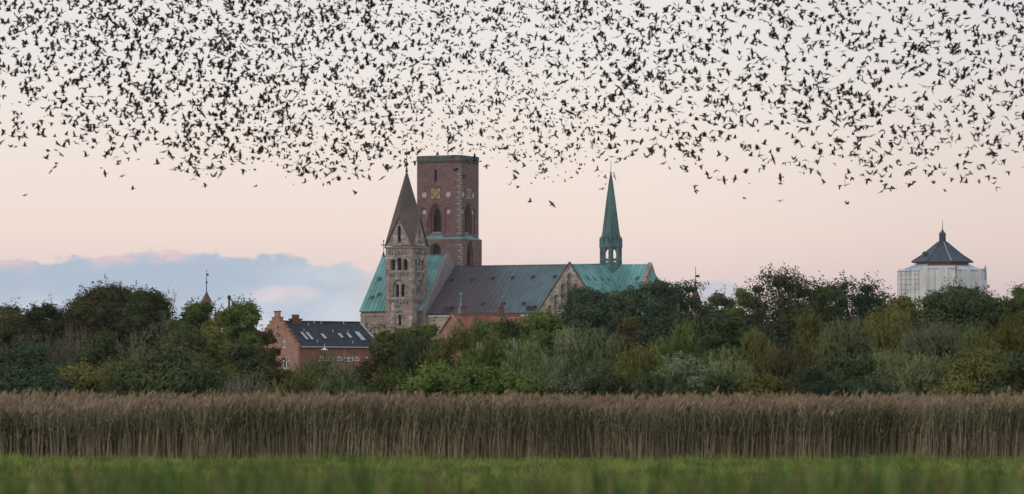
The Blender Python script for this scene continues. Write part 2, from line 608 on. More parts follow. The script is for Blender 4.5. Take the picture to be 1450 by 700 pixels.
def gable_body(mb, u0, u1, w0, w1, ze, zr, wr, mi=0, z0=0.0):
    """walls with gables at u0 and u1 under a ridge along u"""
    for u in (u0, u1):
        mb.poly([(u, w0, z0), (u, w1, z0), (u, w1, ze), (u, wr, zr), (u, w0, ze)], mi)
    for w_ in (w0, w1):
        mb.poly([(u0, w_, z0), (u1, w_, z0), (u1, w_, ze), (u0, w_, ze)], mi)


# --- nave
NW = -13.5
un0 = U(603.5, NW)
uc = U(865, 0)
zr = ZZ(376, U(730, 0), 0)
ze = ZZ(443.5, U(690, NW), NW)
WG = -20.7
gl = U(762, WG)
TW = uc - gl                                   # half width of the transept
nave = MB()
o_, pn = [], []
L = uc - TW + .5 - un0
for i in range(7):
    o_.append(Op(arch(3 + i * (L - 6) / 6, 4.0, 2.6, 6.0, True), .6))
facade(nave, (un0, NW + .5, 0), (1, 0, 0), (0, -1, 0), rect(0, 0, L, ze - .3), o_, pn)
nave.poly([(un0, -NW - .5, 0), (uc, -NW - .5, 0), (uc, -NW - .5, ze - .3), (un0, -NW - .5, ze - .3)])
nave.poly([(un0 + .02, NW + .5, 0), (un0 + .02, -NW - .5, 0), (un0 + .02, -NW - .5, ze - .3), (un0 + .02, 0, zr - .4), (un0 + .02, NW + .5, ze - .3)])
nave_o = nave.build('nave', M['render_wall'], church)
nw_b = MB()
nw_b.box((un0 + .3, NW + .22, ze - .75), (gl + 8, NW + .5 - .003, ze - .32))
nw_b.build('cornice', M['pale'], nave_o)
add_panes(pn, nave_o, PM)
pr = MB()
roof_plane(pr, (un0, 0, zr), (uc, 0, zr), (uc, NW, ze), (un0, NW, ze), .3, .85, .06)
roof_plane(pr, (un0, 0, zr), (uc, 0, zr), (uc, -NW, ze), (un0, -NW, ze), .3, .85)
pr.box((un0, -.16, zr - .12), (uc - 1, .16, zr + .1))
M['nave_roof'] = roof_mat('half_patinated_nave_roof', [(.09, .142, .162), (.118, .18, .198), (.075, .115, .132)], (U(655, -7), U(725, -7), (.062, .054, .064), (.076, .065, .075)))
nr = pr.build('nave_roof', M['nave_roof'], church)
# little ventilation hatches on the slope
for px_, py_ in ((640, 396), (669, 396), (698, 394.5), (726, 394), (755, 393.5), (786, 393), (684, 431), (713, 431), (742, 431)):
    t = (py_ - 376) / (443.5 - 376)
    w_ = NW * t
    u = U(px_, w_)
    z = zr + (ze - zr) * t
    h = MB()
    h.hexa([(u - .3, w_ - .45, z - .35), (u + .3, w_ - .45, z - .35), (u + .3, w_ + .3, z + .1), (u - .3, w_ + .3, z + .1), (u - .3, w_ - .45, z + .18), (u + .3, w_ - .45, z + .18), (u + .3, w_ + .3, z + .42), (u - .3, w_ + .3, z + .42)])
    h.build('roof_hatch', M['iron'], nr)
for px_, py_ in ((636, 437), (753, 437)):
    t = (py_ - 376) / (443.5 - 376)
    w_ = NW * t
    u = U(px_, w_)
    z = zr + (ze - zr) * t
    h = MB()
    h.hexa([(u - .9, w_ - .8, z - .5), (u + .9, w_ - .8, z - .5), (u + .9, w_ + .4, z + .2), (u - .9, w_ + .4, z + .2), (u - .9, w_ - .8, z + .35), (u + .9, w_ - .8, z + .35), (u + .9, w_ + .4, z + .55), (u - .9, w_ + .4, z + .55)])
    h.build('roof_dormer', M['iron'], nr)

# --- west block with the copper roof
wr_ = -3.0
uw0 = U(508.5, NW)
uw1 = un0 - .75
zrw = ZZ(362, U(585, wr_), wr_)
zew = ZZ(440.5, U(560, NW), NW)
wb = MB()
pn = []
kx = .906 * 6.9
ops = []
for px_ in (520, 527.5, 534, 540.5, 547):
    ops.append(Op(arch((px_ - 511) / kx, zew - 5.0, .75 if px_ != 520 else .9, 2.4 if px_ != 520 else 2.6), .35, inner=[], mi=0))
ops.append(Op(arch((534 - 511) / kx, 0.2, 3.9, ZZ(463.5, uw0, NW) - .2), 1.0, mi=0, pane='doorway', inner=None))
wu0 = U(511, NW + .5)
facade(wb, (wu0, NW + .5, 0), (1, 0, 0), (0, -1, 0), rect(0, 0, uw1 - wu0, zew - .3), ops, pn)
wb.poly([(wu0, NW + .5, 0), (wu0, 8.5, 0), (wu0, 8.5, zew - .3), (wu0, wr_, zrw - .4), (wu0, NW + .5, zew - .3)])
wb.poly([(wu0, 8.5, 0), (uw1, 8.5, 0), (uw1, 8.5, zew - .3), (wu0, 8.5, zew - .3)])
west = wb.build('west_block', M['stone_pink'], church)
add_panes(pn, west, PM)
t = MB()
t.box((wu0 - .1, NW + .3, zew - 1.0), (uw1 - 6, NW + .495, zew - .55))
t.box((wu0 - .02, NW + .38, 0), (wu0 + 1.1, NW + .494, zew - 1.1))
t.build('cornice', M['stone_pink'], west)
ar = MB()
an = arch((534 - 511) / kx, 0.2, 5.2, ZZ(463.5, uw0, NW) + .45)
ai = arch((534 - 511) / kx, 0.2, 3.9, ZZ(463.5, uw0, NW) - .2)
for i in range(1, len(an) - 1):
    a, b, c_, d_ = an[i], an[i + 1], ai[i + 1], ai[i]
    P = lambda p, y: (wu0 + p[0], y, p[1])
    ar.hexa([P(a, NW + .2), P(b, NW + .2), P(c_, NW + .2), P(d_, NW + .2), P(a, NW + .49), P(b, NW + .49), P(c_, NW + .49), P(d_, NW + .49)])
ar.build('portal_arch', M['trim'], west)
pr = MB()
roof_plane(pr, (uw0, wr_, zrw), (uw1, wr_, zrw), (uw1, NW, zew), (uw0, NW, zew), .3, .9)
roof_plane(pr, (uw0, wr_, zrw), (uw1, wr_, zrw), (uw1, 9, zew), (uw0, 9, zew), .3, .9)
pr.box((uw0, wr_ - .16, zrw - .1), (uw1, wr_ + .16, zrw + .12))
wro = pr.build('west_roof', M['verdigris'], church)
for px_, py_ in ((538, 395), (527, 421), (604, 373), (537, 417)):
    t = (py_ - 362) / (440.5 - 362)
    w_ = wr_ + (NW - wr_) * t
    u = U(px_, w_)
    z = zrw + (zew - zrw) * t
    h = MB()
    h.hexa([(u - .35, w_ - .45, z - .4), (u + .35, w_ - .45, z - .4), (u + .35, w_ + .3, z + .1), (u - .35, w_ + .3, z + .1), (u - .35, w_ - .45, z + .2), (u + .35, w_ - .45, z + .2), (u + .35, w_ + .3, z + .42), (u - .35, w_ + .3, z + .42)])
    h.build('roof_hatch', M['verdigris_dark'], wro)
# coping wall between west block and nave
cp = MB()
prof = [(NW - .35, 0), (NW - .35, zew + .35), (wr_ + 0.2, zrw + .55), (9.2, zew + .5), (9.2, 0)]
a = [(uw1, p[0], p[1]) for p in prof]
b = [(un0, p[0], p[1]) for p in prof]
cp.poly(a[::-1])
cp.poly(b)
for i in range(len(a) - 1):
    cp.poly([a[i], b[i], b[i + 1], a[i + 1]])
cp.build('coping_wall', M['trim'], church)
cr = MB()
ucr, zc = uw0 + .35, zrw
cr.lathe((ucr, wr_), [(.28, zc), (.2, zc + .7), (.07, zc + .8), (.07, zc + 3.4)], 6)
cr.box((ucr - .55, wr_ - .07, zc + 2.2), (ucr + .55, wr_ + .07, zc + 2.4))
cr.lathe((ucr, wr_), [(.02, zc + 2.9), (.2, zc + 3.1), (.02, zc + 3.3)], 6)
cr.build('ridge_cross', M['iron'], church)

# --- south-west stone tower with rhombic helm
TWF = -16.5
ut0, ut1 = U(547, TWF), U(583.5, TWF)
wb1 = TWF + 6.9
zco = ZZ(350, ut1, TWF)


def stone_side(O, ex, en, width, mb, panes):
    zt = lambda py: ZZ(py, ut1, TWF)
    c = width / 2
    ops = []
    # triple belfry lights
    bw = .98
    for dx in (-1, 0, 1):
        ops.append(Op(arch(c + dx * 1.42, zt(382.5), bw, zt(364.5) - zt(382.5) - (0 if dx == 0 else .35)), 1.0, pane='light', mi=0))
    # corbel frieze under the cornice
    for i in range(7):
        x = c - 2.16 + i * .72
        ops.append(Op(arch(x, zt(361.2), .46, .75), .25, inner=[]))
    # twin lights in a round niche
    ni = arch(c, zt(420.5), 2.9, zt(395.5) - zt(420.5))
    ops.append(Op(ni, .35, inner=[Op(arch(c - .62, zt(420.2), .8, zt(402) - zt(420.2)), .7, pane='light'), Op(arch(c + .62, zt(420.2), .8, zt(402) - zt(420.2)), .7, pane='light')]))
    for i in range(6):
        ops.append(Op(arch(c - 1.9 + i * .76, zt(391.5), .46, .5), .2, inner=[]))
        ops.append(Op(arch(c - 1.9 + i * .76, zt(430.8), .46, .55), .2, inner=[]))
    # single light lower down
    ni = arch(c, zt(462), 2.0, zt(440.5) - zt(462))
    ops.append(Op(ni, .25, inner=[Op(arch(c, zt(461), .7, zt(445.5) - zt(461)), .7, pane='light')]))
    facade(mb, O, ex, en, rect(0, 0, width, zco), ops, panes)
    # gable
    gh = ZZ(308, ut1, TWF) - zco
    g = [(0, zco + .35), (width, zco + .35), (c, zco + gh)]
    gops = [Op(arch(c, zco + 1.0, .75, 3.4), .6, pane='light')]
    facade(mb, O, ex, en, g, gops, panes)


wid_u, wid_w = ut1 - ut0, wb1 - TWF
st = MB()
pn = []
stone_side((ut0, TWF, 0), (1, 0, 0), (0, -1, 0), wid_u, st, pn)
stone_side((ut1, TWF, 0), (0, 1, 0), (1, 0, 0), wid_w, st, pn)
stone_side((ut1, wb1, 0), (-1, 0, 0), (0, 1, 0), wid_u, st, pn)
stone_side((ut0, wb1, 0), (0, -1, 0), (-1, 0, 0), wid_w, st, pn)
stower = st.build('stone_tower', M['stone'], church)
add_panes(pn, stower, PM)
for py_, hh, pr_ in ((350, .38, .3), (385.5, .3, .18), (424, .3, .18), (466, .35, .2)):
    z = ZZ(py_, ut1, TWF)
    b_ = MB()
    b_.box((ut0 - pr_, TWF - pr_, z - hh / 2), (ut1 + pr_, TWF - .003, z + hh / 2))
    b_.box((ut0 - pr_, wb1 + .003, z - hh / 2), (ut1 + pr_, wb1 + pr_, z + hh / 2))
    b_.box((ut1 + .003, TWF - .003, z - hh / 2), (ut1 + pr_, wb1 + .003, z + hh / 2))
    b_.box((ut0 - pr_, TWF - .003, z - hh / 2), (ut0 - .003, wb1 + .003, z + hh / 2))
    b_.build('string_course', M['trim'], stower)
ls = MB()                                     # pilaster strips at the corners
for (u, w_) in ((ut0, TWF), (ut1, TWF), (ut1, wb1), (ut0, wb1)):
    du, dw = (.85 if u == ut0 else -.85), (.85 if w_ == TWF else -.85)
    x0, x1 = sorted((u - math.copysign(.1, du), u + du))
    y0, y1 = sorted((w_ - math.copysign(.1, dw), w_ + dw))
    for z0_, z1_ in ((.1, ZZ(467, ut1, TWF)), (ZZ(465, ut1, TWF), ZZ(425, ut1, TWF)), (ZZ(423, ut1, TWF), ZZ(386.5, ut1, TWF)), (ZZ(384.5, ut1, TWF), ZZ(351.5, ut1, TWF))):
        ls.box((x0, y0, z0_), (x1, y1, z1_))
ls.build('corner_strip', M['stone'], stower)
zap = ZZ(240, ut1, TWF)
cu, cw = (ut0 + ut1) / 2, (TWF + wb1) / 2
gz = ZZ(307, ut1, TWF)
oh = .3
C4 = [(ut0 - oh, TWF - oh, zco - .1), (ut1 + oh, TWF - oh, zco - .1), (ut1 + oh, wb1 + oh, zco - .1), (ut0 - oh, wb1 + oh, zco - .1)]
G4 = [(cu, TWF - oh, gz), (ut1 + oh, cw, gz), (cu, wb1 + oh, gz), (ut0 - oh, cw, gz)]
ap = (cu, cw, zap)
rf = MB()
for i in range(4):
    a, g0, g1 = Vector(C4[i]), Vector(G4[i - 1]), Vector(G4[i])
    for tri in ((Vector(ap), g0, a), (Vector(ap), a, g1)):
        n = (tri[1] - tri[0]).cross(tri[2] - tri[0]).normalized()
        if n.z < 0:
            n = -n
        rf.slab(tri, n, .22)
    e = Vector(ap) - a
    rf.tube(a + e * .03, a + e * .97, .09, .06, 5)
stroof = rf.build('helm_roof', M['helm'], stower)
fi = MB()
fi.lathe((cu, cw), [(.3, zap - .3), (.14, zap + .6), (.12, zap + .9), (.42, zap + 1.25), (.42, zap + 1.45), (.1, zap + 1.8), (.06, zap + 4.6)], 8)
fi.box((cu - .5, cw - .04, zap + 3.2), (cu + .75, cw + .04, zap + 3.75))
fi.build('finial', M['iron'], stower)

# --- big brick tower
BW = 8.0
ub0, ub1 = U(590.5, BW), U(652, BW)
bwid = 8.9
wb2 = BW + bwid
ztop = ZZ(219.5, ub1, BW)
zsk = ZZ(336.5, ub1, BW)
zb = lambda py: ZZ(py, ub1, BW)


def brick_side(O, ex, en, width, mb, panes, front):
    k = width / 61.5
    X_ = (lambda px: (px - 590.5) * k)
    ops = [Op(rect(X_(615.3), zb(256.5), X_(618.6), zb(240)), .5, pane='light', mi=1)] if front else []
    for px_ in (600.5, 634.5):
        ops.append(Op(circ(X_(px_), zb(275), .62), .12, inner=None, pane='roundel', mi=0))
    n1_ = arch(X_(617.3), zb(330.5), 4.0, zb(287) - zb(330.5), True)
    n2_ = arch(X_(617.3), zb(330), 2.9, zb(290) - zb(330), True)
    n3_ = arch(X_(617.3), zb(329.5), 1.7, zb(294) - zb(329.5), True)
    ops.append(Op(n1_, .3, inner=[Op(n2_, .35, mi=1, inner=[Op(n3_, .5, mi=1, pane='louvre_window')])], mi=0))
    for px_ in (600.5, 634.5):
        a_ = arch(X_(px_), zb(330), 1.55, zb(293) - zb(330))
        ops.append(Op(a_, .18, inner=[Op(arch(X_(px_), zb(302.5), .8, zb(296) - zb(302.5)), .05, mi=0, pane='roundel')], mi=0))
    facade(mb, O, ex, en, [(0, zsk), (width, zsk), (width, ztop - 1.1), (0, ztop - 1.1)], ops, panes)


def brick_low(O, ex, en, width, mb, panes, front):
    c = width * .46 if front else width * .42
    ops = []
    if front:
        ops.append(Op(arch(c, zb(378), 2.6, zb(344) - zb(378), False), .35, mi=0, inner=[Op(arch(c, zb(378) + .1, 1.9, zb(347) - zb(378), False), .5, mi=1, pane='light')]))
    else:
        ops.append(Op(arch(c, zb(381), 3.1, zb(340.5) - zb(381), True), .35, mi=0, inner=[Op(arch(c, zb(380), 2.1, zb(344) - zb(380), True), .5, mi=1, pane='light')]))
    facade(mb, O, ex, en, [(0, 0), (width, 0), (width, zsk - .35), (0, zsk - .35)], ops, panes)


bt = MB()
pn = []
brick_side((ub0, BW, 0), (1, 0, 0), (0, -1, 0), ub1 - ub0, bt, pn, True)
brick_side((ub1, BW, 0), (0, 1, 0), (1, 0, 0), bwid, bt, pn, False)
brick_side((ub1, wb2, 0), (-1, 0, 0), (0, 1, 0), ub1 - ub0, bt, pn, False)
brick_side((ub0, wb2, 0), (0, -1, 0), (-1, 0, 0), bwid, bt, pn, False)
g = .5
brick_low((ub0 - g, BW - g, 0), (1, 0, 0), (0, -1, 0), ub1 - ub0 + 2 * g, bt, pn, True)
brick_low((ub1 + g, BW - g, 0), (0, 1, 0), (1, 0, 0), bwid + 2 * g, bt, pn, False)
brick_low((ub1 + g, wb2 + g, 0), (-1, 0, 0), (0, 1, 0), ub1 - ub0 + 2 * g, bt, pn, False)
brick_low((ub0 - g, wb2 + g, 0), (0, -1, 0), (-1, 0, 0), bwid + 2 * g, bt, pn, False)
btower = bt.build('brick_tower', [M['brick'], M['brick_dark']], church)
add_panes(pn, btower, PM)
sk = MB()                                      # sloping copper skirt
q0 = [(ub0 - .55, BW - .55, zsk - .25), (ub1 + .55, BW - .55, zsk - .25), (ub1 + .55, wb2 + .55, zsk - .25), (ub0 - .55, wb2 + .55, zsk - .25)]
q1 = [(ub0 + .02, BW + .02, zsk + .15), (ub1 - .02, BW + .02, zsk + .15), (ub1 - .02, wb2 - .02, zsk + .15), (ub0 + .02, wb2 - .02, zsk + .15)]
for i in range(4):
    j = (i + 1) % 4
    sk.poly([q0[i], q0[j], q1[j], q1[i]])
    a, b = Vector(q0[i]), Vector(q0[j])
    d = Vector((0, 0, .11))
    sk.poly([a, b, b - d, a - d])
sk.poly([(x, y, z - .11) for x, y, z in q0])
sk.build('copper_skirt', M['skirt'], btower)
for (O, ex, en, wd, px_) in (((ub0, BW), (1, 0), (0, -1), ub1 - ub0, 617.3), ((ub1, BW), (0, 1), (1, 0), bwid, 617.3)):
    k = wd / 61.5                               # copper lean-to sill at the foot of the big opening
    c = (px_ - 590.5) * k
    P = lambda x, d, z: (O[0] + ex[0] * x + en[0] * d, O[1] + ex[1] * x + en[1] * d, z)
    s_ = MB()
    s_.hexa([P(c - 2.1, .35, zsk - .12), P(c + 2.1, .35, zsk - .12), P(c + 1.9, -.6, zsk + .1), P(c - 1.9, -.6, zsk + .1),
             P(c - 2.0, .35, zsk + .02), P(c + 2.0, .35, zsk + .02), P(c + .9, -.6, zsk + 1.3), P(c - .9, -.6, zsk + 1.3)])
    s_.build('window_sill', M['skirt'], btower)
pb = MB()                                      # copper-clad parapet
for (x0, y0, x1, y1) in ((ub0 - .07, BW - .07, ub1 + .07, BW + .25), (ub0 - .07, wb2 - .25, ub1 + .07, wb2 + .07), (ub1 - .25, BW + .25, ub1 + .07, wb2 - .25), (ub0 - .07, BW + .25, ub0 + .25, wb2 - .25)):
    pb.box((x0, y0, ztop - 1.15), (x1, y1, ztop))
for i in range(11):
    u = ub0 + (i + .5) * (ub1 - ub0) / 11
    pb.box((u - .16, BW - .17, ztop - 1.15), (u + .16, BW - .073, ztop - .15))
    v_ = BW + (i + .5) * bwid / 11
    pb.box((ub1 + .073, v_ - .14, ztop - 1.15), (ub1 + .17, v_ + .14, ztop - .15))
pb.box((ub0, BW, ztop - 1.6), (ub1, wb2, ztop - 1.3))
pb.build('parapet', M['parapet'], btower)
q = MB()                                       # toothed pale quoins up the near corner
z = 22.0
i = 0
while z < ztop - 3.0:
    lu, lw_ = (.85, .4) if i % 2 else (.4, .85)
    gg = g if z < zsk - 1.5 else 0.0
    if not (zsk - 1.6 < z < zsk + .3):
        q.box((ub1 + gg - lu, BW - gg - .04, z), (ub1 + gg + .04, BW - gg + lw_, z + .44))
    z += .62
    i += 1
q.build('quoin', M['quoin'], btower)
ir = MB()                                      # light plaster frames on the lower stage
for (x0, x1) in ((619, 638),):
    pass
for (O, ex, en, wd) in (((ub0, BW), (1, 0), (0, -1), ub1 - ub0), ((ub1, BW), (0, 1), (1, 0), bwid)):
    c = (617.3 - 590.5) / 61.5 * wd
    zc_ = zb(273.5)
    P = lambda x, d, z: (O[0] + ex[0] * (x + c) + en[0] * d, O[1] + ex[1] * (x + c) + en[1] * d, zc_ + z)
    ck = MB()
    kk = wd / (ub1 - ub0)
    S = .92

    def bx(x0, z0, x1, z1, d0, d1, mi):
        ck.hexa([P(x0 * kk, d1, z0), P(x1 * kk, d1, z0), P(x1 * kk, d0, z0), P(x0 * kk, d0, z0), P(x0 * kk, d1, z1), P(x1 * kk, d1, z1), P(x1 * kk, d0, z1), P(x0 * kk, d0, z1)], mi)
    for i in range(24):                         # dial plate
        a0, a1 = 2 * math.pi * i / 24, 2 * math.pi * (i + 1) / 24
        ck.poly([P(0, .06, 0), P(.86 * kk * math.cos(a0), .06, .86 * math.sin(a0)), P(.86 * kk * math.cos(a1), .06, .86 * math.sin(a1))], 1)
        r0, r1 = .46, .38
        ck.poly([P(r0 * kk * math.cos(a0), .09, r0 * math.sin(a0)), P(r0 * kk * math.cos(a1), .09, r0 * math.sin(a1)), P(r1 * kk * math.cos(a1), .09, r1 * math.sin(a1)), P(r1 * kk * math.cos(a0), .09, r1 * math.sin(a0))], 0)
    for i in range(12):                         # hour strokes
        a = 2 * math.pi * i / 12
        x, z_ = .66 * math.cos(a), .66 * math.sin(a)
        e1, e2 = Vector((math.cos(a), math.sin(a))) * .15, Vector((-math.sin(a), math.cos(a))) * .065
        pts = [Vector((x, z_)) + s1 * e1 + s2 * e2 for s1, s2 in ((-1, -1), (1, -1), (1, 1), (-1, 1))]
        ck.poly([P(p.x * kk, .1, p.y) for p in pts], 0)
    for sx in (-1, 1):                          # square scrolled frame
        for sz in (-1, 1):
            bx(sx * .78 - .19, sz * .8 - .19, sx * .78 + .19, sz * .8 + .19, 0, .12, 0)
            bx(sx * .36 - .13, sz * .9 - .09, sx * .36 + .13, sz * .9 + .09, 0, .1, 0)
            bx(sx * .9 - .09, sz * .36 - .13, sx * .9 + .09, sz * .36 + .13, 0, .1, 0)
    for a, l_, w_ in ((R(52), .62, .10), (R(232), .5, .11)):
        d2, n2_ = Vector((math.cos(a), math.sin(a))), Vector((-math.sin(a), math.cos(a)))
        ck.poly([P(p.x * kk, .13, p.y) for p in (n2_ * w_, d2 * l_, -n2_ * w_)], 2)
    ck.build('clock_face', [M['gold'] if en == (0, -1) else M['pale'], M['dial'], M['white']], btower)  # side clock's gilding coloured pale grey to stand for its weaker light
fp = MB()
fu, fw = (ub0 + ub1) / 2 - .2, BW + bwid * .55
fp.lathe((fu, fw), [(.1, ztop - 1.3), (.06, ztop + 6.2), (.14, ztop + 6.3), (.02, ztop + 6.5)], 6)
fp.build('flagpole', M['iron'], btower)

# --- transept
ztr = ZZ(373.5, uc, WG)
zte = ZZ(443, gl, WG)
tr = MB()
pn = []
ops = []
prof_h = lambda x: zte + (ztr - zte) * (1 - abs(x - TW) / TW)
for i in range(-4, 5):                          # stepped blind arcade climbing the gable
    x = TW + i * 1.42
    zt_ = prof_h(x) - 1.9 - abs(i) * .12
    zb_ = max(zte - 6.5, zt_ - (5.4 - abs(i) * .35))
    if zt_ - zb_ > 1.2:
        ops.append(Op(arch(x, zb_, .95, zt_ - zb_), .55, inner=[]))
for i in range(-2, 3):
    ops.append(Op(arch(TW + i * 2.6, 5.0, 1.6, zte - 12.5), .6, pane='window'))
facade(tr, (gl, WG, 0), (1, 0, 0), (0, -1, 0), [(0, 0), (2 * TW, 0), (2 * TW, zte), (TW, ztr), (0, zte)], ops, pn)
tr.poly([(gl, WG, 0), (gl, 16, 0), (gl, 16, zte), (gl, WG, zte)])
tr.poly([(gl + 2 * TW, WG, 0), (gl + 2 * TW, 16, 0), (gl + 2 * TW, 16, zte), (gl + 2 * TW, WG, zte)])
tr.poly([(gl, 16, 0), (gl + 2 * TW, 16, 0), (gl + 2 * TW, 16, zte), (uc, 16, ztr), (gl, 16, zte)])
trans = tr.build('transept', M['stone'], church)
add_panes(pn, trans, PM)
cpm = MB()
for sx in (-1, 1):
    a, b = Vector((uc + sx * (TW + .3), WG - .12, zte - .25)), Vector((uc, WG - .12, ztr + .12))
    d, n = Vector((0, .55, 0)), Vector((0, 0, .3))
    cpm.hexa([a, b, b + d, a + d, a + n, b + n, b + d + n, a + d + n])
cpm.build('gable_coping', M['helm'], trans)
pr = MB()
roof_plane(pr, (uc, WG + .45, ztr), (uc, 16.4, ztr), (uc + TW + .5, 16.4, zte - .5), (uc + TW + .5, WG + .45, zte - .5), .3, .85)
roof_plane(pr, (uc, WG + .45, ztr), (uc, 16.4, ztr), (uc - TW - .5, 16.4, zte - .5), (uc - TW - .5, WG + .45, zte - .5), .3, .85)
tro = pr.build('transept_roof', M['verdigris'], church)
for i, w_ in enumerate((-16.5, -13.0, -9.4, -6.0)):
    t = .27
    u = uc + TW * t
    z = ztr + (zte - ztr) * t
    h = MB()
    h.hexa([(u + .5, w_ - .3, z - .75), (u + .5, w_ + .3, z - .75), (u - .2, w_ + .3, z + .2), (u - .2, w_ - .3, z + .2), (u + .5, w_ - .3, z - .1), (u + .5, w_ + .3, z - .1), (u - .2, w_ + .3, z + .45), (u - .2, w_ - .3, z + .45)])
    h.build('roof_hatch', M['verdigris_dark'], tro)

# --- choir and apse
ue = U(920, 0)
HWC = 9.3
zrc = ZZ(374, ue, 0)
zec = zrc - 10.6
ch = MB()
gable_body(ch, uc + TW - .5, ue, -HWC + .4, HWC - .4, zec - .2, zrc - .35, 0)
cho = ch.build('choir', M['stone'], church)
pr = MB()
for sg in (-1, 1):
    roof_plane(pr, (uc, 0, zrc), (ue - .35, 0, zrc), (ue - .35, sg * HWC, zec), (uc, sg * HWC, zec), .3, .85)
chr_ = pr.build('choir_roof', M['verdigris'], church)
for px_, py_ in ((903, 391), (896, 404)):
    t = (py_ - 374) / 62.0
    w_ = -HWC * t
    u = U(px_, w_)
    z = zrc + (zec - zrc) * t
    h = MB()
    h.hexa([(u - .35, w_ - .45, z - .55), (u + .35, w_ - .45, z - .55), (u + .35, w_ + .3, z + .1), (u - .35, w_ + .3, z + .1), (u - .35, w_ - .45, z + .1), (u + .35, w_ - .45, z + .1), (u + .35, w_ + .3, z + .42), (u - .35, w_ + .3, z + .42)])
    h.build('roof_hatch', M['verdigris_dark'], chr_)
gc = MB()
prof = [(-HWC - .2, zec - .2), (0, zrc + .35), (HWC + .2, zec - .2), (HWC + .2, zec - 2.2), (0, zrc - 1.6), (-HWC - .2, zec - 2.2)]
a = [(ue - .35, p[0], p[1]) for p in prof]
b = [(ue + .45, p[0], p[1]) for p in prof]
for i0 in ((0, 1, 4, 5), (1, 2, 3, 4)):
    gc.poly([a[i] for i in i0])
    gc.poly([b[i] for i in i0])
for i in range(6):
    j = (i + 1) % 6
    gc.poly([a[i], b[i], b[j], a[j]])
gc.build('gable_coping', M['stone'], cho)
apz = MB()
RA = 7.4
pts = [(ue + .5 + RA * math.sin(math.pi * i / 12), -RA * math.cos(math.pi * i / 12)) for i in range(13)]
for p, q_ in zip(pts, pts[1:]):
    apz.poly([(*p, 0), (*q_, 0), (*q_, zec - 1.5), (*p, zec - 1.5)])
apo = apz.build('apse', M['stone'], church)
apr = MB()
RA2 = 7.9
pts = [(ue + .47 + RA2 * math.sin(math.pi * i / 12), -RA2 * math.cos(math.pi * i / 12)) for i in range(13)]
tip = (ue + .47, 0, zrc - 1.2)
for p, q_ in zip(pts, pts[1:]):
    apr.poly([(*p, zec - 1.6), (*q_, zec - 1.6), tip])
    v = Vector(tip) - Vector((*p, zec - 1.6))
    apr.tube(Vector((*p, zec - 1.6)), Vector(tip), .07, .03, 4)
apr.build('apse_roof', M['verdigris'], church)

# --- copper crossing spire
fz = lambda py: ZZ(py, uc, 0)
fl = MB()
c0 = (uc, 0)
rot = R(22.5)
fl.lathe(c0, [(2.05, fz(404)), (2.2, fz(376)), (2.35, fz(372)), (2.15, fz(371.4))], 8, rot)
spire = fl.build('crossing_spire', M['verdigris_dark'], church)
lt = MB()
for i in range(8):
    a = rot + i * math.pi / 4
    p = (uc + 1.95 * math.cos(a), 1.95 * math.sin(a))
    lt.lathe(p, [(.34, fz(371.5)), (.34, fz(351))], 6)
    b = a + math.pi / 4
    p2 = (uc + 1.95 * math.cos(b), 1.95 * math.sin(b))
    # pointed head in each opening
    A, B = Vector((*p, 0)), Vector((*p2, 0))
    z0, z1 = fz(361), fz(351.3)
    mid = (A + B) / 2
    up = lambda v_, z: Vector((v_.x, v_.y, z))
    lt.slab([up(A, z0), up(mid, z1 - .15), up(mid, z1), up(A, z1)], (math.cos((a + b) / 2), math.sin((a + b) / 2), 0), .15)
    lt.slab([up(B, z0), up(B, z1), up(mid, z1), up(mid, z1 - .15)], (math.cos((a + b) / 2), math.sin((a + b) / 2), 0), .15)
    lt.tube(up(A, fz(368)), up(B, fz(368)), .3, .3, 4)
lt.lathe(c0, [(.55, fz(371.5)), (.55, fz(351))], 6)
lt.build('lantern', M['verdigris_dark'], spire)
co = MB()
co.lathe(c0, [(1.9, fz(352)), (2.3, fz(351)), (2.3, fz(349.8)), (2.0, fz(348.5)), (1.9, fz(340)), (1.55, fz(322)), (.98, fz(290)), (.45, fz(262)), (.1, fz(246.5))], 8, rot)
for i in range(8):
    a = rot + i * math.pi / 4
    for (r0, p0), (r1, p1) in zip(((1.95, 340), (1.57, 322), (1.0, 290), (.47, 262)), ((1.57, 322), (1.0, 290), (.47, 262), (.12, 247))):
        co.tube((uc + r0 * math.cos(a), r0 * math.sin(a), fz(p0)), (uc + r1 * math.cos(a), r1 * math.sin(a), fz(p1)), .07, .05, 4)
co.build('spire_cone', M['verdigris_dark'], spire)
for i in range(8):                               # gablets round the foot of the cone
    a = rot + (i + .5) * math.pi / 4
    d, t_ = Vector((math.cos(a), math.sin(a), 0)), Vector((-math.sin(a), math.cos(a), 0))
    o = Vector((uc, 0, 0)) + d * 2.2
    gb = MB()
    up = Vector((0, 0, 1))
    b0, b1, tp = o - t_ * .8 + up * fz(349.8), o + t_ * .8 + up * fz(349.8), o - d * .12 + up * fz(335)
    bk = Vector((uc, 0, 0)) + d * 1.35 + up * fz(335)
    gb.poly([b0, b1, tp])
    gb.poly([b0, tp, bk])
    gb.poly([b1, bk, tp])
    for e in (b0, b1):
        gb.tube(e, tp, .09, .09, 4)
    gb.build('gablet', M['verdigris_dark'], spire)
    pn_ = MB()
    a2 = rot + i * math.pi / 4
    pn_.lathe((uc + 2.2 * math.cos(a2), 2.2 * math.sin(a2)), [(.16, fz(351)), (.16, fz(342)), (.22, fz(341.5)), (.02, fz(335))], 6)
    pn_.build('pinnacle', M['verdigris_dark'], spire)
rd = MB()
rd.lathe(c0, [(.1, fz(248)), (.2, fz(245)), (.06, fz(243)), (.05, fz(228))], 6)
rd.build('finial', M['iron'], spire)

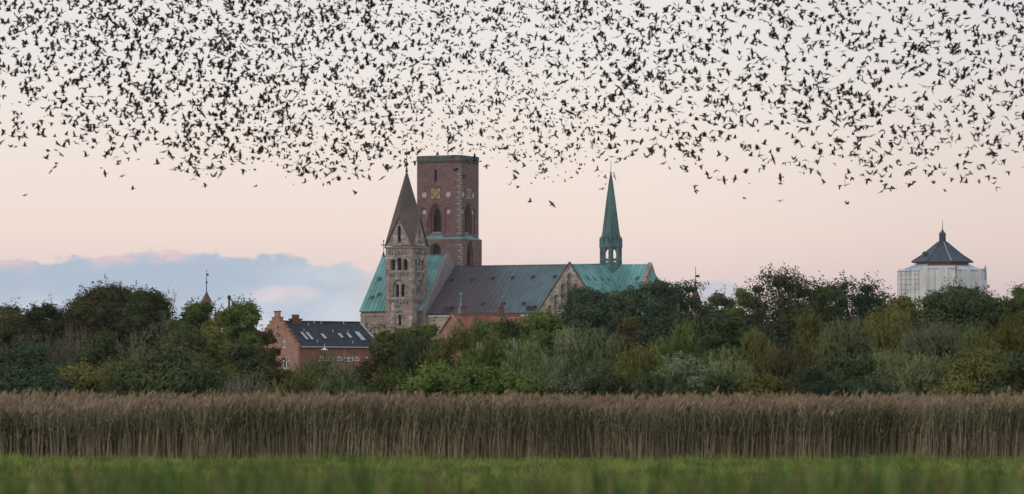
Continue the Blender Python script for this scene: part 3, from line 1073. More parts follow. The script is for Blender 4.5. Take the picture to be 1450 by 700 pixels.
# ------------------------------------------------------------------ brick house with stepped gable
HD, HA = 520.0, R(35)
hk = F / HD
hs, hc = math.sin(HA), math.cos(HA)
hx = (393 - 725) * HD / F
house = empty('brick_house', (hx, HD, 0), HA)
tag(house, 'orange brick house with stepped gable and dark slate roof below the cathedral', 'house')
HW_ = 31 / hk / hs                               # half width
HL = 112 / hk / hc
hz = lambda py: CAMZ + (HY - py) * HD / F
zr_, ze_ = hz(455.5), hz(492.5) + .2
# local: x along the ridge, y away; gable wall in the plane x=0 facing -x
hb = MB()
pn = []
ops = [Op(arch(HW_ * 1.36, hz(493), 1.05, hz(478.5) - hz(493)), .25, pane='window'), Op(arch(HW_ * 1.45, hz(522), 1.7, hz(504.5) - hz(522)), .25, pane='window')]
steps = [(-.25, 0), (2 * HW_ + .25, 0)]
ns = 8
right = []
for i in range(ns):
    x = 2 * HW_ + .25 - i * (HW_ - .35) / ns
    z = ze_ + .15 + i * (zr_ - ze_ + .5) / ns
    right += [(x, z), (x, z + (zr_ - ze_ + .5) / ns)] if i else [(x, ze_ + .15 + (zr_ - ze_ + .5) / ns)]
    right.append((x - (HW_ - .35) / ns, z + (zr_ - ze_ + .5) / ns))
pts = [(-.25, 0), (2 * HW_ + .25, 0)]
rt = []
h_ = (zr_ - ze_ + .5) / ns
w__ = (HW_ - .3) / ns
for i in range(ns):
    rt += [(2 * HW_ + .25 - i * w__, ze_ + i * h_ + (.0 if i else 0)), (2 * HW_ + .25 - i * w__, ze_ + (i + 1) * h_)]
rt = rt[1:]
tp = [(HW_ + .5, ze_ + ns * h_), (HW_ + .5, ze_ + ns * h_ + .75), (HW_ - .5, ze_ + ns * h_ + .75), (HW_ - .5, ze_ + ns * h_)]
lf = [(2 * HW_ - x, z) for x, z in rt[::-1]]
outer = pts + rt + tp + lf
# the gable runs along -y when seen from outside: x' = 2*HW-.. measured from the far corner
facade(hb, (-.18, HW_, 0), (0, -1, 0), (-1, 0, 0), outer, ops, pn)
facade(hb, (.18, HW_, 0), (0, -1, 0), (1, 0, 0), outer, [], pn)
for (a, b) in zip(outer[1:], outer[2:] + outer[:1]):
    hb.poly([(-.18, HW_ - a[0], a[1]), (-.18, HW_ - b[0], b[1]), (.18, HW_ - b[0], b[1]), (.18, HW_ - a[0], a[1])])
gable_o = hb.build('stepped_gable', M['brick_lit_gable'], house)
cpb = MB()
for i in range(ns):
    for sg in (1, -1):
        xo = HW_ + .25 - i * w__
        y = sg * xo
        y0, y1 = sorted((-y, -y + sg * (w__ + .02)))
        cpb.box((-.24, y0 - .05, ze_ + (i + 1) * h_ + .003), (.24, y1, ze_ + (i + 1) * h_ + .1))
cpb.box((-.26, -.56, ze_ + ns * h_ + .753), (.26, .56, ze_ + ns * h_ + .9))
cpb.build('coping', M['tile_old'], gable_o)


def framed(pts, en, parent, pane_mat, frame_mat, bars=True):
    """a window: pane with a proud frame, mullion and cross bar as its sub-part"""
    n = Vector(en)
    mb = MB()
    mb.slab([p + n * .003 for p in pts], n, .05)
    o = mb.build('window', pane_mat, parent)
    fr = MB()
    cx = sum(pts, Vector()) / len(pts)
    inn = [p + (cx - p).normalized() * .13 for p in pts]
    for i in range(len(pts)):
        j = (i + 1) % len(pts)
        fr.hexa([pts[i] + n * .01, pts[j] + n * .01, inn[j] + n * .01, inn[i] + n * .01, pts[i] + n * .1, pts[j] + n * .1, inn[j] + n * .1, inn[i] + n * .1])
    if bars:
        ex = Vector((-n.y, n.x, 0))
        zs = [p.z for p in pts]
        hw = max(abs((p - cx).dot(ex)) for p in pts) * .93
        zm = min(zs) + (max(zs) - min(zs)) * .6
        c0 = Vector((cx.x, cx.y, 0))
        up = Vector((0, 0, 1))
        a = c0 + up * (min(zs) + .05)
        b = c0 + up * (max(zs) - .05)
        for (p, q_, d) in ((a, b, ex * .07), (c0 - ex * hw + up * zm, c0 + ex * hw + up * zm, up * .06)):
            fr.hexa([p - d + n * .02, p + d + n * .02, q_ + d + n * .02, q_ - d + n * .02, p - d + n * .09, p + d + n * .09, q_ + d + n * .09, q_ - d + n * .09])
    fr.build('window_frame', frame_mat, o)
    return o


for nm, p_, en in pn:
    framed(p_, en, gable_o, M['glassy'], M['white'])
hwb = MB()
pn = []
kx = hk * hc
ops = []
for px_, py0, py1, wd in ((455, 512, 503.5, .8), (465.5, 519, 505, 1.5), (480, 511, 504, 1.0), (493, 512, 504, 1.4), (504, 511, 504, .9), (519, 511, 504, .9)):
    ops.append(Op(arch((px_ - 424.5) / kx, hz(py0), wd, hz(py1) - hz(py0)) if wd < 1.3 else rect((px_ - 424.5) / kx - wd / 2, hz(py0), (px_ - 424.5) / kx + wd / 2, hz(py1)), .2, pane='window'))
facade(hwb, (.182, -HW_, 0), (1, 0, 0), (0, -1, 0), rect(0, 0, HL - .2, ze_ - .05), ops, pn)
hwb.poly([(HL, -HW_, 0), (HL, HW_, 0), (HL, HW_, ze_ - .05), (HL, 0, zr_ - .2), (HL, -HW_, ze_ - .05)])
hwb.poly([(.182, HW_, 0), (HL, HW_, 0), (HL, HW_, ze_ - .05), (.182, HW_, ze_ - .05)])
M['brick_shaded_side'] = mk('house_brick_duller_shade', (.25, .105, .085), (.32, .15, .12), 1.2, ashlar=(.5, .2, .1, .02))  # same brick as the gable, coloured duller for the weaker light here
wall_o = hwb.build('wall', M['brick_shaded_side'], house)
for nm, p_, en in pn:
    framed(p_, en, wall_o, M['glassy'], M['white'])
dp = MB()
xd = (487 - 424.5) / kx
dp.tube((xd, -HW_ - .1, 0), (xd, -HW_ - .1, ze_ - .15), .06, .06, 6)
dp.tube((.3, -HW_ - .32, ze_ - .16), (HL, -HW_ - .32, ze_ - .16), .08, .08, 6)
dp.build('drainpipe', M['seam'], wall_o)
hr = MB()
sl_n = Vector((0, -(zr_ - ze_), HW_)).normalized()
hr.slab([(.19, 0, zr_), (HL + .2, 0, zr_), (HL + .2, -HW_ - .3, ze_ - .12), (.19, -HW_ - .3, ze_ - .12)], (0, sl_n.y, sl_n.z), .16)
hr.slab([(.19, 0, zr_), (HL + .2, 0, zr_), (HL + .2, HW_ + .3, ze_ - .12), (.19, HW_ + .3, ze_ - .12)], (0, -sl_n.y, sl_n.z), .16)
hr.tube((.2, 0, zr_ + .03), (HL + .2, 0, zr_ + .03), .12, .12, 6)
roof_o = hr.build('roof', M['slate'], house)
vb = MB()
vb.slab([(HL + .05, 0.05, zr_ + .1), (HL + .3, 0.05, zr_ + .1), (HL + .3, -HW_ - .34, ze_ - .02), (HL + .05, -HW_ - .34, ze_ - .02)], (0, sl_n.y, sl_n.z), .12)
vb.build('barge_board', M['seam'], roof_o)


def on_roof(px_, py_):
    t = (py_ - 455.5) / (492.8 - 455.5)
    y = -(HW_ + .1) * t
    # pixel to local x: px = 393 + hk*(x*hc - (-y)*(-hs)) -> solve
    x = ((px_ - 393) / hk + y * hs) / hc
    return x, y, zr_ + (ze_ - zr_) * t


ed = Vector((0, -HW_, ze_ - zr_)).normalized()
for px_, py_, wd, ln in ((431.5, 478, .30, 2.0), (438.5, 478, .30, 2.0), (458, 478.5, .32, 1.4), (481, 477, .32, 1.3), (493, 477, .32, 1.3), (508, 477.5, .44, 2.3)):
    c = Vector(on_roof(px_, py_))
    n = Vector((0, sl_n.y, sl_n.z))
    s_ = MB()
    ex = Vector((1, 0, 0))
    s_.slab([c - ex * wd + ed * -ln / 2 + n * .1, c + ex * wd + ed * -ln / 2 + n * .1, c + ex * wd + ed * ln / 2 + n * .1, c - ex * wd + ed * ln / 2 + n * .1], n, .14)
    so = s_.build('roof_window', M['iron'], roof_o)
    g_ = MB()
    wd2, ln2 = wd - .1, ln - .2
    g_.slab([c - ex * wd2 + ed * -ln2 / 2 + n * .11, c + ex * wd2 + ed * -ln2 / 2 + n * .11, c + ex * wd2 + ed * ln2 / 2 + n * .11, c - ex * wd2 + ed * ln2 / 2 + n * .11], n, .02)
    g_.build('pane', M['skyglass'], so)
for px_, py_ in ((435.5, 461), (430.5, 470), (470, 471), (491, 471.5), (450, 487), (499, 488), (443, 457.5), (453, 458), (484, 458)):
    c = Vector(on_roof(px_, py_))
    v_ = MB()
    v_.lathe((c.x, c.y), [(.1, c.z - .1), (.1, c.z + .25), (.13, c.z + .27), (.13, c.z + .33)], 6)
    v_.build('vent_pipe', M['seam'], roof_o)
cx_ = ((417.5 - 393) / hk) / hc
chm = MB()
chm.box((cx_ - .75, -.4, zr_ - .5), (cx_ + .75, .4, zr_ + .25))
chm.box((cx_ - .85, -.46, zr_ + .253), (cx_ + .85, .46, zr_ + .42))
chm.box((cx_ - .4, -.3, zr_ + .423), (cx_ + .4, .3, zr_ + .95))
chm.build('chimney', M['tile_old'], roof_o)

# street lamp before the house
lp = at(459.5, 560, 490)
lamp = empty('street_lamp', (lp.x, lp.y, 0))
tag(lamp, 'slim grey street lamp with flat white head before the brick house', 'street lamp')
zt_ = CAMZ + (HY - 497) * 490 / F
p_ = MB()
p_.lathe((0, 0), [(.12, 0), (.11, 1.2), (.07, 1.25), (.055, zt_)], 8)
p_.build('pole', M['iron'], lamp)
p_ = MB()
p_.lathe((0, 0), [(.1, zt_), (.4, zt_ + .08), (.42, zt_ + .16), (.16, zt_ + .28), (.05, zt_ + .36), (.02, zt_ + .9)], 12)
p_.build('lamp_head', M['white'], lamp)

# ------------------------------------------------------------------ red-roofed house before the nave
RD = 620.0
rk = F / RD
ra = R(28)
rs, rc = math.sin(ra), math.cos(ra)
zf = lambda py: CAMZ + (HY - py) * RD / F
rx = (640 - 725) * RD / F
red = empty('red_roofed_house', (rx, RD, 0), ra)
tag(red, 'low house with red tiled roof and two chimneys against the nave', 'house')
rW = 17 / rk / rs
rL = 96 / rk / rc
rzr, rze = zf(446), zf(470)
g_ = MB()
pn = []
facade(g_, (0, rW, 0), (0, -1, 0), (-1, 0, 0), [(0, 0), (2 * rW, 0), (2 * rW, rze), (rW, rzr - .05), (0, rze)], [Op(arch(rW * 1.1, rze - 3.2, 1.0, 1.8), .2, pane='window')], pn)
g_.poly([(rL, rW, 0), (rL, -rW, 0), (rL, -rW, rze), (rL, 0, rzr - .05), (rL, rW, rze)])
facade(g_, (0, -rW, 0), (1, 0, 0), (0, -1, 0), rect(0, 0, rL, rze - .05), [Op(rect(2 + i * 3.2, rze - 2.6, 3 + i * 3.2, rze - 1.0), .2, pane='window') for i in range(3)], pn)
g_.poly([(0, rW, 0), (rL, rW, 0), (rL, rW, rze - .05), (0, rW, rze - .05)])
gw = g_.build('wall', M['pink_brick'], red)
for nm, p_, en in pn:
    framed(p_, en, gw, M['glassy'], M['white'])
rr = MB()
n = Vector((0, -(rzr - rze), rW)).normalized()
rr.slab([(-.1, 0, rzr), (rL + .1, 0, rzr), (rL + .1, -rW - .3, rze - .2), (-.1, -rW - .3, rze - .2)], n, .2)
rr.slab([(-.1, 0, rzr), (rL + .1, 0, rzr), (rL + .1, rW + .3, rze - .2), (-.1, rW + .3, rze - .2)], (0, -n.y, n.z), .2)
rr.tube((-.1, 0, rzr + .05), (rL + .1, 0, rzr + .05), .15, .15, 6)
rro = rr.build('roof', M['tile'], red)
vb = MB()
for sg in (-1, 1):
    vb.slab([(-.25, 0, rzr + .08), (.1, 0, rzr + .08), (.1, sg * (rW + .34), rze - .12), (-.25, sg * (rW + .34), rze - .12)], (0, -sg * n.y, n.z) if sg > 0 else n, .15)
vb.build('verge', M['pink_brick'], rro)
for px_, hh in ((656.5, 1.3), (708.5, 1.2)):
    x = ((px_ - 640) / rk) / rc
    c_ = MB()
    c_.box((x - .42, -.42, rzr - .6), (x + .42, .42, rzr + hh))
    c_.box((x - .5, -.5, rzr + hh + .003), (x + .5, .5, rzr + hh + .15))
    c_.box((x - .28, -.28, rzr + hh + .153), (x + .28, .28, rzr + hh + .3))
    c_.build('chimney', M['tile_old'], rro)
# slender copper turret standing just behind it
tp_ = at(652.5, 445, 660)
tur = empty('copper_turret', (tp_.x, 660, 0))
tag(tur, 'tiny pale green copper turret with weathercock behind the red-roofed house', 'turret')
tz = lambda py: CAMZ + (HY - py) * 660 / F
b_ = MB()
b_.lathe((0, 0), [(1.1, 0), (1.1, tz(450)), (.95, tz(449.5))], 8)
b_.build('shaft', M['pink_brick'], tur)
b_ = MB()
b_.lathe((0, 0), [(.62, tz(449.5)), (.42, tz(440)), (.2, tz(432)), (.08, tz(428)), (.06, tz(418))], 8)
b_.build('roof', M['verdigris'], tur)
b_ = MB()
b_.lathe((0, 0), [(.05, tz(418.5)), (.22, tz(417.3)), (.05, tz(416)), (.04, tz(412))], 6)
b_.box((-.35, -.03, tz(416.3)), (.3, .03, tz(415.2)))
b_.build('weathercock', M['verdigris'], tur)


# ------------------------------------------------------------------ two roof turrets rising from the town behind the trees
def turret(name, label, px_, base_py, tip_py, hwp, d, ball_py, rod_py, vane, mat):
    p = at(px_, HY, d)
    o = empty(name, (p.x, d, 0), R(20))
    tag(o, label, 'turret')
    z = lambda py: CAMZ + (HY - py) * d / F
    r = hwp * d / F
    b = MB()
    b.lathe((0, 0), [(r * .82, 0), (r * .82, z(base_py))], 8)
    b.build('shaft', M['pink_brick'], o)
    b = MB()
    b.lathe((0, 0), [(r * 1.08, z(base_py + 1.5)), (r * .8, z(base_py - (base_py - tip_py) * .28)), (r * .36, z(base_py - (base_py - tip_py) * .68)), (.1, z(tip_py))], 8)
    b.build('spire_roof', mat, o)
    b = MB()
    b.lathe((0, 0), [(.09, z(tip_py + 1)), (.07, z(ball_py + 1.5)), (.22, z(ball_py)), (.07, z(ball_py - 1.5)), (.04, z(rod_py))], 6)
    zv = z(vane)
    b.box((.03, -.03, zv - .2), (.7 if hwp > 8 else .35, .03, zv + .16))
    b.build('weathervane', M['iron'], o)


turret('roof_turret', 'little brown turret spire with ball and vane above trees beside the stepped gable', 292.5, 428, 413, 8, 700, 400, 382, 389, M['tile_old'])
M['tile_turret'] = mk('dull_reddish_turret_tile', (.13, .07, .055), (.2, .105, .085), 1.4)
turret('roof_turret', 'reddish tiled turret with small flag vane among the trees past the copper choir', 985, 432, 404, 9, 650, 400.5, 377, 391, M['tile_turret'])
mp_ = at(1026.5, HY, 700)
ms = empty('radio_mast', (mp_.x, 700, 0))
tag(ms, 'hair-thin mast against the small pale cloud past the flag-vane turret', 'mast')
b = MB()
zz = CAMZ + (HY - 402.5) * 700 / F
b.lathe((0, 0), [(.12, 0), (.07, zz * .7), (.03, zz)], 6)
b.build('pole', M['iron'], ms)
b = MB()
for k in (.3, .9, 1.5):
    b.box((-.25, -.02, zz - k), (.25, .02, zz - k + .05))
b.build('aerial', M['iron'], ms)
mp_ = at(324.5, HY, 640)
ms = empty('chimney_pipe', (mp_.x, 640, 0))
tag(ms, 'thin capped flue peeping over the leafy tree next to the brown turret', 'flue')
zz = CAMZ + (HY - 424) * 640 / F
b = MB()
b.lathe((0, 0), [(.2, 0), (.16, zz)], 8)
b.build('pipe', M['iron'], ms)
b = MB()
b.lathe((0, 0), [(.18, zz), (.3, zz + .1), (.28, zz + .5), (.05, zz + .7)], 8)
b.build('cap', M['iron'], ms)

# ------------------------------------------------------------------ water tower wrapped for repair
WD = 760.0
wk = F / WD
wp = at(1334.5, HY, WD)
wz = lambda py: CAMZ + (HY - py) * WD / F
wt = empty('water_tower', (wp.x, WD, 0), R(-80))
tag(wt, 'brick water tower with blue slate pyramid roof and lantern rising from white sheeting', 'water tower')
b = MB()
rt_ = 38.5 / wk
b.lathe((0, 0), [(rt_, 0), (rt_, wz(372))], 8, 0)
b.build('drum', M['tile'], wt)
b = MB()
rr_ = 45.5 / wk
b.lathe((0, 0), [(rr_, wz(372.2)), (rr_, wz(371.2)), (rr_ * .62, wz(360.3)), (7.6 / wk, wz(344)), (7.2 / wk, wz(343))], 8, 0)
ro = b.build('roof', M['blue_slate'], wt)
b = MB()
for i in range(8):
    a = i * math.pi / 4
    P = lambda r, py: (r * math.cos(a), r * math.sin(a), wz(py) + .04)
    b = MB()
    b.tube(P(rr_, 371.2), P(rr_ * .62, 360.3), .1, .1, 4)
    b.tube(P(rr_ * .62, 360.3), P(7.6 / wk, 344), .1, .1, 4)
    b.build('hip', M['seam'] if i == 0 else M['blue_slate'], ro)
for a, t in ((R(45 * 5.5), .40), (R(45 * 6.5), .3)):
    r = rr_ * (1 - t)
    z = wz(371.2 - 27 * t)
    h = MB()
    c = Vector((r * math.cos(a) * .93, r * math.sin(a) * .93, z))
    h.lathe((c.x, c.y), [(.45, c.z - .5), (.45, c.z + .35), (.1, c.z + .6)], 4, a)
    h.build('roof_hatch', M['iron'], ro)
b = MB()
b.lathe((0, 0), [(7.6 / wk, wz(344)), (7.8 / wk, wz(343)), (5.2 / wk, wz(342)), (4.7 / wk, wz(333.5)), (5.6 / wk, wz(333)), (4.6 / wk, wz(330.5)), (1.6 / wk, wz(327)), (.1, wz(324.5))], 8, 0)
b.build('lantern', M['blue_slate'], wt)
b = MB()
b.lathe((0, 0), [(.08, wz(325)), (.025, wz(312))], 6)
b.build('spike', M['iron'], wt)
# scaffold and sheeting hang on poles round it: a thing of its own
sc = empty('scaffolding', (wp.x, WD, 0), R(-80))
tag(sc, 'scaffolding round the water tower hung with pleated white plastic sheeting', 'scaffolding')
rsct = 64.5 / wk
rng = random.Random(5)
V8 = [(rsct * math.cos(i * math.pi / 4), rsct * math.sin(i * math.pi / 4)) for i in range(8)]
zt0 = 6.0
PUSH = [1.0, .985, 1.0, .98, 1.0, .985, 1.0, 1.02]
DROP = [.15, .35, 0, .5, 0, .3, .35, -.1]
for f in range(8):
    p, q_ = Vector((*V8[f], 0)) * PUSH[f], Vector((*V8[(f + 1) % 8], 0)) * PUSH[f]
    zt1 = wz(381.5) - DROP[f]
    nrm = ((p + q_) / 2).normalized()
    b = MB()
    nx, nzs = 36, 14
    ph = [rng.uniform(0, 6.28) for _ in range(4)]
    # the sheet bellies between ties: pleats down it, pulled in at each lift
    def pt(i, k):
        t, s = i / nx, k / nzs
        fold = .16 * math.sin(t * 31 + ph[0] + s * 1.5) + .22 * math.sin(t * 11 + ph[1] - s) + .09 * math.sin(t * 67 + ph[2])
        sag = .14 * abs(math.sin(s * math.pi * 9))
        end = min(1, min(t, 1 - t) * 10)
        v = p.lerp(q_, t) + nrm * ((fold * (.5 + .5 * math.sin(s * 7 + ph[3]) ** 2) + sag) * end)
        return (v.x, v.y, zt0 + (zt1 - zt0) * s)
    for i in range(nx):
        for k in range(nzs):
            b.poly([pt(i, k), pt(i + 1, k), pt(i + 1, k + 1), pt(i, k + 1)])
    b.build('sheeting', M['sheet'], sc, smooth=True)
    # sloping sheet lid of this bay
    a0, a1 = p * .985, q_ * .985
    i0, i1 = p.normalized() * 38.8 / wk, q_.normalized() * 38.8 / wk
    rise = [0, .25, -.1, .1, 0, -.2, .3, 0][f]
    b = MB()
    zo, zi = zt1 - .1, wz(376.6) + rise
    b.slab([(a0.x * 1.03, a0.y * 1.03, zo), (a1.x * 1.03, a1.y * 1.03, zo), (i1.x, i1.y, zi), (i0.x, i0.y, zi)], (0, 0, 1), .12)
    for k in range(1, 8):
        u0, u1 = a0.lerp(a1, k / 8) * 1.03, i0.lerp(i1, k / 8)
        b.tube((u0.x, u0.y, zo + .05), (u1.x, u1.y, zi + .05), .06, .06, 4)
    b.build('sheet_roof', M['sheet_top'], sc)
    for t in (.0, .5):
        v = p.lerp(q_, t) * .97
        b = MB()
        b.tube((v.x, v.y, 0), (v.x, v.y, wz(381)), .09, .09, 5)
        b.build('pole', M['seam'], sc)
    b = MB()
    for py_ in (397.5, 414):
        b.tube((p.x * .975, p.y * .975, wz(py_)), (q_.x * .975, q_.y * .975, wz(py_)), .08, .08, 5)
    b.build('ledger', M['seam'], sc)
b = MB()                                       # bare outer lift of the bay where the sheet has been turned back
for f in (6,):
    p, q_ = Vector((*V8[f], 0)), Vector((*V8[(f + 1) % 8], 0))
    for t in (0.02, .2, .4, .6, .8, .98):
        v = p.lerp(q_, t) * 1.03
        b.tube((v.x, v.y, 0), (v.x, v.y, wz(384)), .03, .03, 5)
    for py_ in (385, 390.5, 397, 404, 411):
        b.tube((p.x * 1.03, p.y * 1.03, wz(py_)), (q_.x * 1.03, q_.y * 1.03, wz(py_)), .028, .028, 5)
b.build('guard_rail', M['blue_slate'], sc)
for f, ln in ((3, 1.2), (7, 1.0), (0, .8)):
    p = Vector((*V8[(f + 1) % 8], 0))
    b = MB()
    d = p.normalized()
    z = wz(383)
    b.tube((p.x, p.y, z), (p.x + d.x * ln, p.y + d.y * ln, z + .25), .09, .09, 5)
    b.tube((p.x + d.x * .5, p.y + d.y * .5, z - 2.0), (p.x + d.x * .5, p.y + d.y * .5, z + .8), .08, .08, 5)
    b.build('outrigger', M['iron'], sc)

# ------------------------------------------------------------------ the air itself
hm = bpy.data.materials.new('pale_evening_haze')
hm.use_nodes = True
ht = NT(hm.node_tree)
ht.n.clear()
pv = ht.node('ShaderNodeVolumePrincipled')
pv.inputs['Color'].default_value = (.9, .92, .97, 1)
pv.inputs['Density'].default_value = 0.00004
pv.inputs['Anisotropy'].default_value = 0.2
ho = ht.node('ShaderNodeOutputMaterial')
ht.l.new(pv.outputs[0], ho.inputs['Volume'])
hb_ = MB()
hb_.box((-25000, -12000, -1), (25000, 35000, 66))
tag(hb_.build('haze', hm), kind='stuff')

# ------------------------------------------------------------------ trees and bushes
def unit(v):
    return v / np.maximum(np.linalg.norm(v, axis=1, keepdims=True), 1e-9)


def rdir(rng, n):
    return unit(rng.normal(size=(n, 3)))


def leaf_quads(rng, P, D, ln, wd, jl=.35, out=None):
    """diamond leaves centred on P with long axis D; their faces turn roughly towards out"""
    n = len(P)
    nrm = rdir(rng, n) if out is None else unit(out + rng.normal(0, .42, (n, 3)))
    if out is not None:
        D = unit(D - nrm * (D * nrm).sum(1, keepdims=True) * .8)
    side = unit(np.cross(D, nrm))
    L = ln * (1 + jl * rng.uniform(-1, 1, n))[:, None] * .5
    Wd = wd * (1 + jl * rng.uniform(-1, 1, n))[:, None] * .5
    V = np.empty((n, 4, 3))
    V[:, 0] = P - D * L
    V[:, 1] = P + side * Wd + D * L * .15
    V[:, 2] = P + D * L
    V[:, 3] = P - side * Wd + D * L * .15
    return V.reshape(-1, 3)


def lobes_for(rng, hw, h, z0, n, dome=False):
    """foliage clumps spread evenly over an uneven crown"""
    C, Rr = [], []
    hz_ = (h - z0) * (.5 if not dome else 1.0)
    zc = z0 + hz_ if not dome else z0
    off = rng.uniform(0, 6.283)
    n_out = int(n * .78)
    for i in range(n):
        if i < n_out:                            # outer clumps on a spiral over the envelope
            t = (i + rng.uniform(.1, .9)) / n_out
            zz = (1 - t * (1.55 if not dome else .98))
            a = off + i * 2.39996 + rng.normal(0, .25)
            s_ = math.sqrt(max(0, 1 - zz * zz))
            d = np.array([math.cos(a) * s_, math.sin(a) * s_, zz])
            k = rng.uniform(.58, .84)
            r = min(hw, hz_ * 1.3) * (rng.uniform(.24, .40) if not dome else rng.uniform(.28, .46))
        else:
            d = rng.normal(size=3)
            d /= np.linalg.norm(d)
            if dome:
                d[2] = abs(d[2])
            k = rng.uniform(0, .5)
            r = min(hw, hz_ * 1.3) * rng.uniform(.3, .5)
        c = np.array([d[0] * hw * k, d[1] * hw * .8 * k, zc + d[2] * hz_ * k])
        if dome:
            c[2] = max(c[2], r * .55)
        C.append(c)
        Rr.append(r)
    return np.array(C), np.array(Rr)


def cores(rng, C, Rr, k, sq, sz=.4):
    """dense inner leaf and twig mass of each clump: larger overlapping sprays well inside the outer leaves"""
    cnt = np.maximum(12, (4 * math.pi * (Rr * k) ** 2 * 2.4 / (sz * sz * .4))).astype(int)
    idx = np.repeat(np.arange(len(C)), cnt)
    d = rdir(rng, len(idx))
    P = C[idx] + d * (Rr[idx] * k * rng.uniform(.35, 1.0, len(idx)) ** .6)[:, None] * sq
    return leaf_quads(rng, P, rdir(rng, len(idx)), sz, sz * .7, out=d)


def crown_broad(rng, hw, h, z0, n, leaf, nl, dome=False, core=True):
    C, Rr = lobes_for(rng, hw, h, z0, nl, dome)
    wgt = Rr ** 2
    idx = rng.choice(len(C), n, p=wgt / wgt.sum())
    d = rdir(rng, n)
    d[:, 2] = np.where(rng.random(n) < .35, np.abs(d[:, 2]), d[:, 2])
    # bumps on each clump so that its outline is uneven
    ph = rng.uniform(0, 6.28, (len(C), 3))
    fq = rng.uniform(2.5, 6, (len(C), 3))
    b = 1 + .16 * (np.sin(d[:, 0] * fq[idx, 0] * 2 + ph[idx, 0]) + np.sin(d[:, 1] * fq[idx, 1] * 2 + ph[idx, 1]) + np.sin(d[:, 2] * fq[idx, 2] * 2 + ph[idx, 2]))
    rr = np.where(rng.random(n) < .72, rng.uniform(.78, 1.04, n), rng.uniform(.2, .8, n)) * b
    P = C[idx] + d * (Rr[idx] * rr)[:, None] * np.array([1.12, 1.0, .86])
    # sprigs standing out of the outline
    ns = int(60 + 18 * hw * h / 6)
    si = rng.integers(0, len(C), ns)
    sd_ = rdir(rng, ns)
    sd_[:, 2] = np.abs(sd_[:, 2]) * .9 + .1
    sd_ = unit(sd_)
    k = 9
    base = C[si] + sd_ * (Rr[si] * .9)[:, None]
    ln = rng.uniform(.3, .95, ns)
    t = rng.uniform(0, 1, (ns, k))
    SP = base[:, None, :] + sd_[:, None, :] * (t * ln[:, None])[:, :, None] + rng.normal(0, .10, (ns, k, 3))
    P = np.vstack([P, SP.reshape(-1, 3)])
    OUT = np.vstack([d, np.repeat(sd_, k, 0)])
    CO = cores(rng, C, Rr, .76 if core else .3, np.array([1.12, 1.0, .86]), leaf * 1.6)
    # fit height and half width, keep clear of the ground
    zmax = np.percentile(P[:, 2], 99.85)
    xm = np.percentile(np.abs(P[:, 0]), 96.5)
    for A in (P, CO):
        A[:, 2] = z0 + (A[:, 2] - z0) * (h - z0) / max(zmax - z0, .1)
        A[:, 0] *= hw / xm
    ok = P[:, 2] > .12
    P, OUT = P[ok], OUT[ok]
    D = rdir(rng, len(P))
    D[:, 2] = D[:, 2] * .7 - .1
    CO[:, 2] = np.maximum(CO[:, 2], .05)
    return np.vstack([leaf_quads(rng, P, unit(D), leaf, leaf * .6, out=OUT), CO]), C * np.array([hw / xm, 1, 1])


def crown_willow(rng, hw, h, n, leaf, wid, nl):
    """upright feathery bush: slender leaves along shoots that fan up from the foot of each clump"""
    C, Rr = lobes_for(rng, hw, h * .93, 0.0, nl, True)
    ns = n // 16
    wgt = Rr ** 2
    si = rng.choice(len(C), ns, p=wgt / wgt.sum())
    d = rdir(rng, ns)
    d[:, 2] = np.abs(d[:, 2])
    tip = C[si] + d * Rr[si][:, None] * rng.uniform(.55, 1.15, ns)[:, None]
    ax = tip - np.array([0, 0, -h * .35])
    ax = unit(np.stack([(tip[:, 0]) * .55, (tip[:, 1]) * .55, tip[:, 2] * .6 + h * .35], 1) + rng.normal(0, .25, (ns, 3)))
    ln = rng.uniform(.5, 1.35, ns) * (.75 + .07 * h)
    k = 13
    t = rng.uniform(0, 1, (ns, k))
    P = tip[:, None, :] + ax[:, None, :] * ((t - .62) * ln[:, None])[:, :, None] + rng.normal(0, .07, (ns, k, 3))
    D = unit((ax[:, None, :] + rng.normal(0, .26, (ns, k, 3))).reshape(-1, 3))
    P = P.reshape(-1, 3)
    m = n // 4                                   # inner foliage
    i2 = rng.integers(0, len(C), m)
    P2 = C[i2] + rdir(rng, m) * (Rr[i2] * rng.uniform(.1, .95, m))[:, None]
    P = np.vstack([P, P2])
    D = np.vstack([D, unit(rdir(rng, m) + np.array([0, 0, .8]))])
    OUT = unit(np.vstack([np.repeat(d, k, 0), rdir(rng, m)]) + np.array([0, -.15, .2]))
    CO = cores(rng, C, Rr, .62, np.array([1.0, 1.0, 1.0]), .32)
    zmax = np.percentile(P[:, 2], 99.7)
    xm = np.percentile(np.abs(P[:, 0]), 96.5)
    for A in (P, CO):
        A[:, 2] *= h / zmax
        A[:, 0] *= hw / xm
    ok = P[:, 2] > .15
    CO[:, 2] = np.maximum(CO[:, 2], .05)
    return np.vstack([leaf_quads(rng, P[ok], D[ok], leaf, wid, out=OUT[ok]), CO]), C * np.array([hw / xm, 1, 1])


def prism_quads(A, B, ra, rb):
    """three-sided tapering twigs from A to B, as quads"""
    d = unit(B - A)
    a = unit(np.cross(d, np.where(np.abs(d[:, 2:3]) < .9, np.array([[0, 0, 1.0]]), np.array([[1.0, 0, 0]]))))
    b = np.cross(d, a)
    out = []
    ang = [0, 2.0944, 4.1888]
    ra, rb = np.reshape(ra, (-1, 1)), np.reshape(rb, (-1, 1))
    for i in range(3):
        p, q = ang[i], ang[(i + 1) % 3]
        u, v = a * math.cos(p) + b * math.sin(p), a * math.cos(q) + b * math.sin(q)
        out.append(np.stack([A + u * ra, A + v * ra, B + v * rb, B + u * rb], 1))
    return np.concatenate(out, 0).reshape(-1, 3)


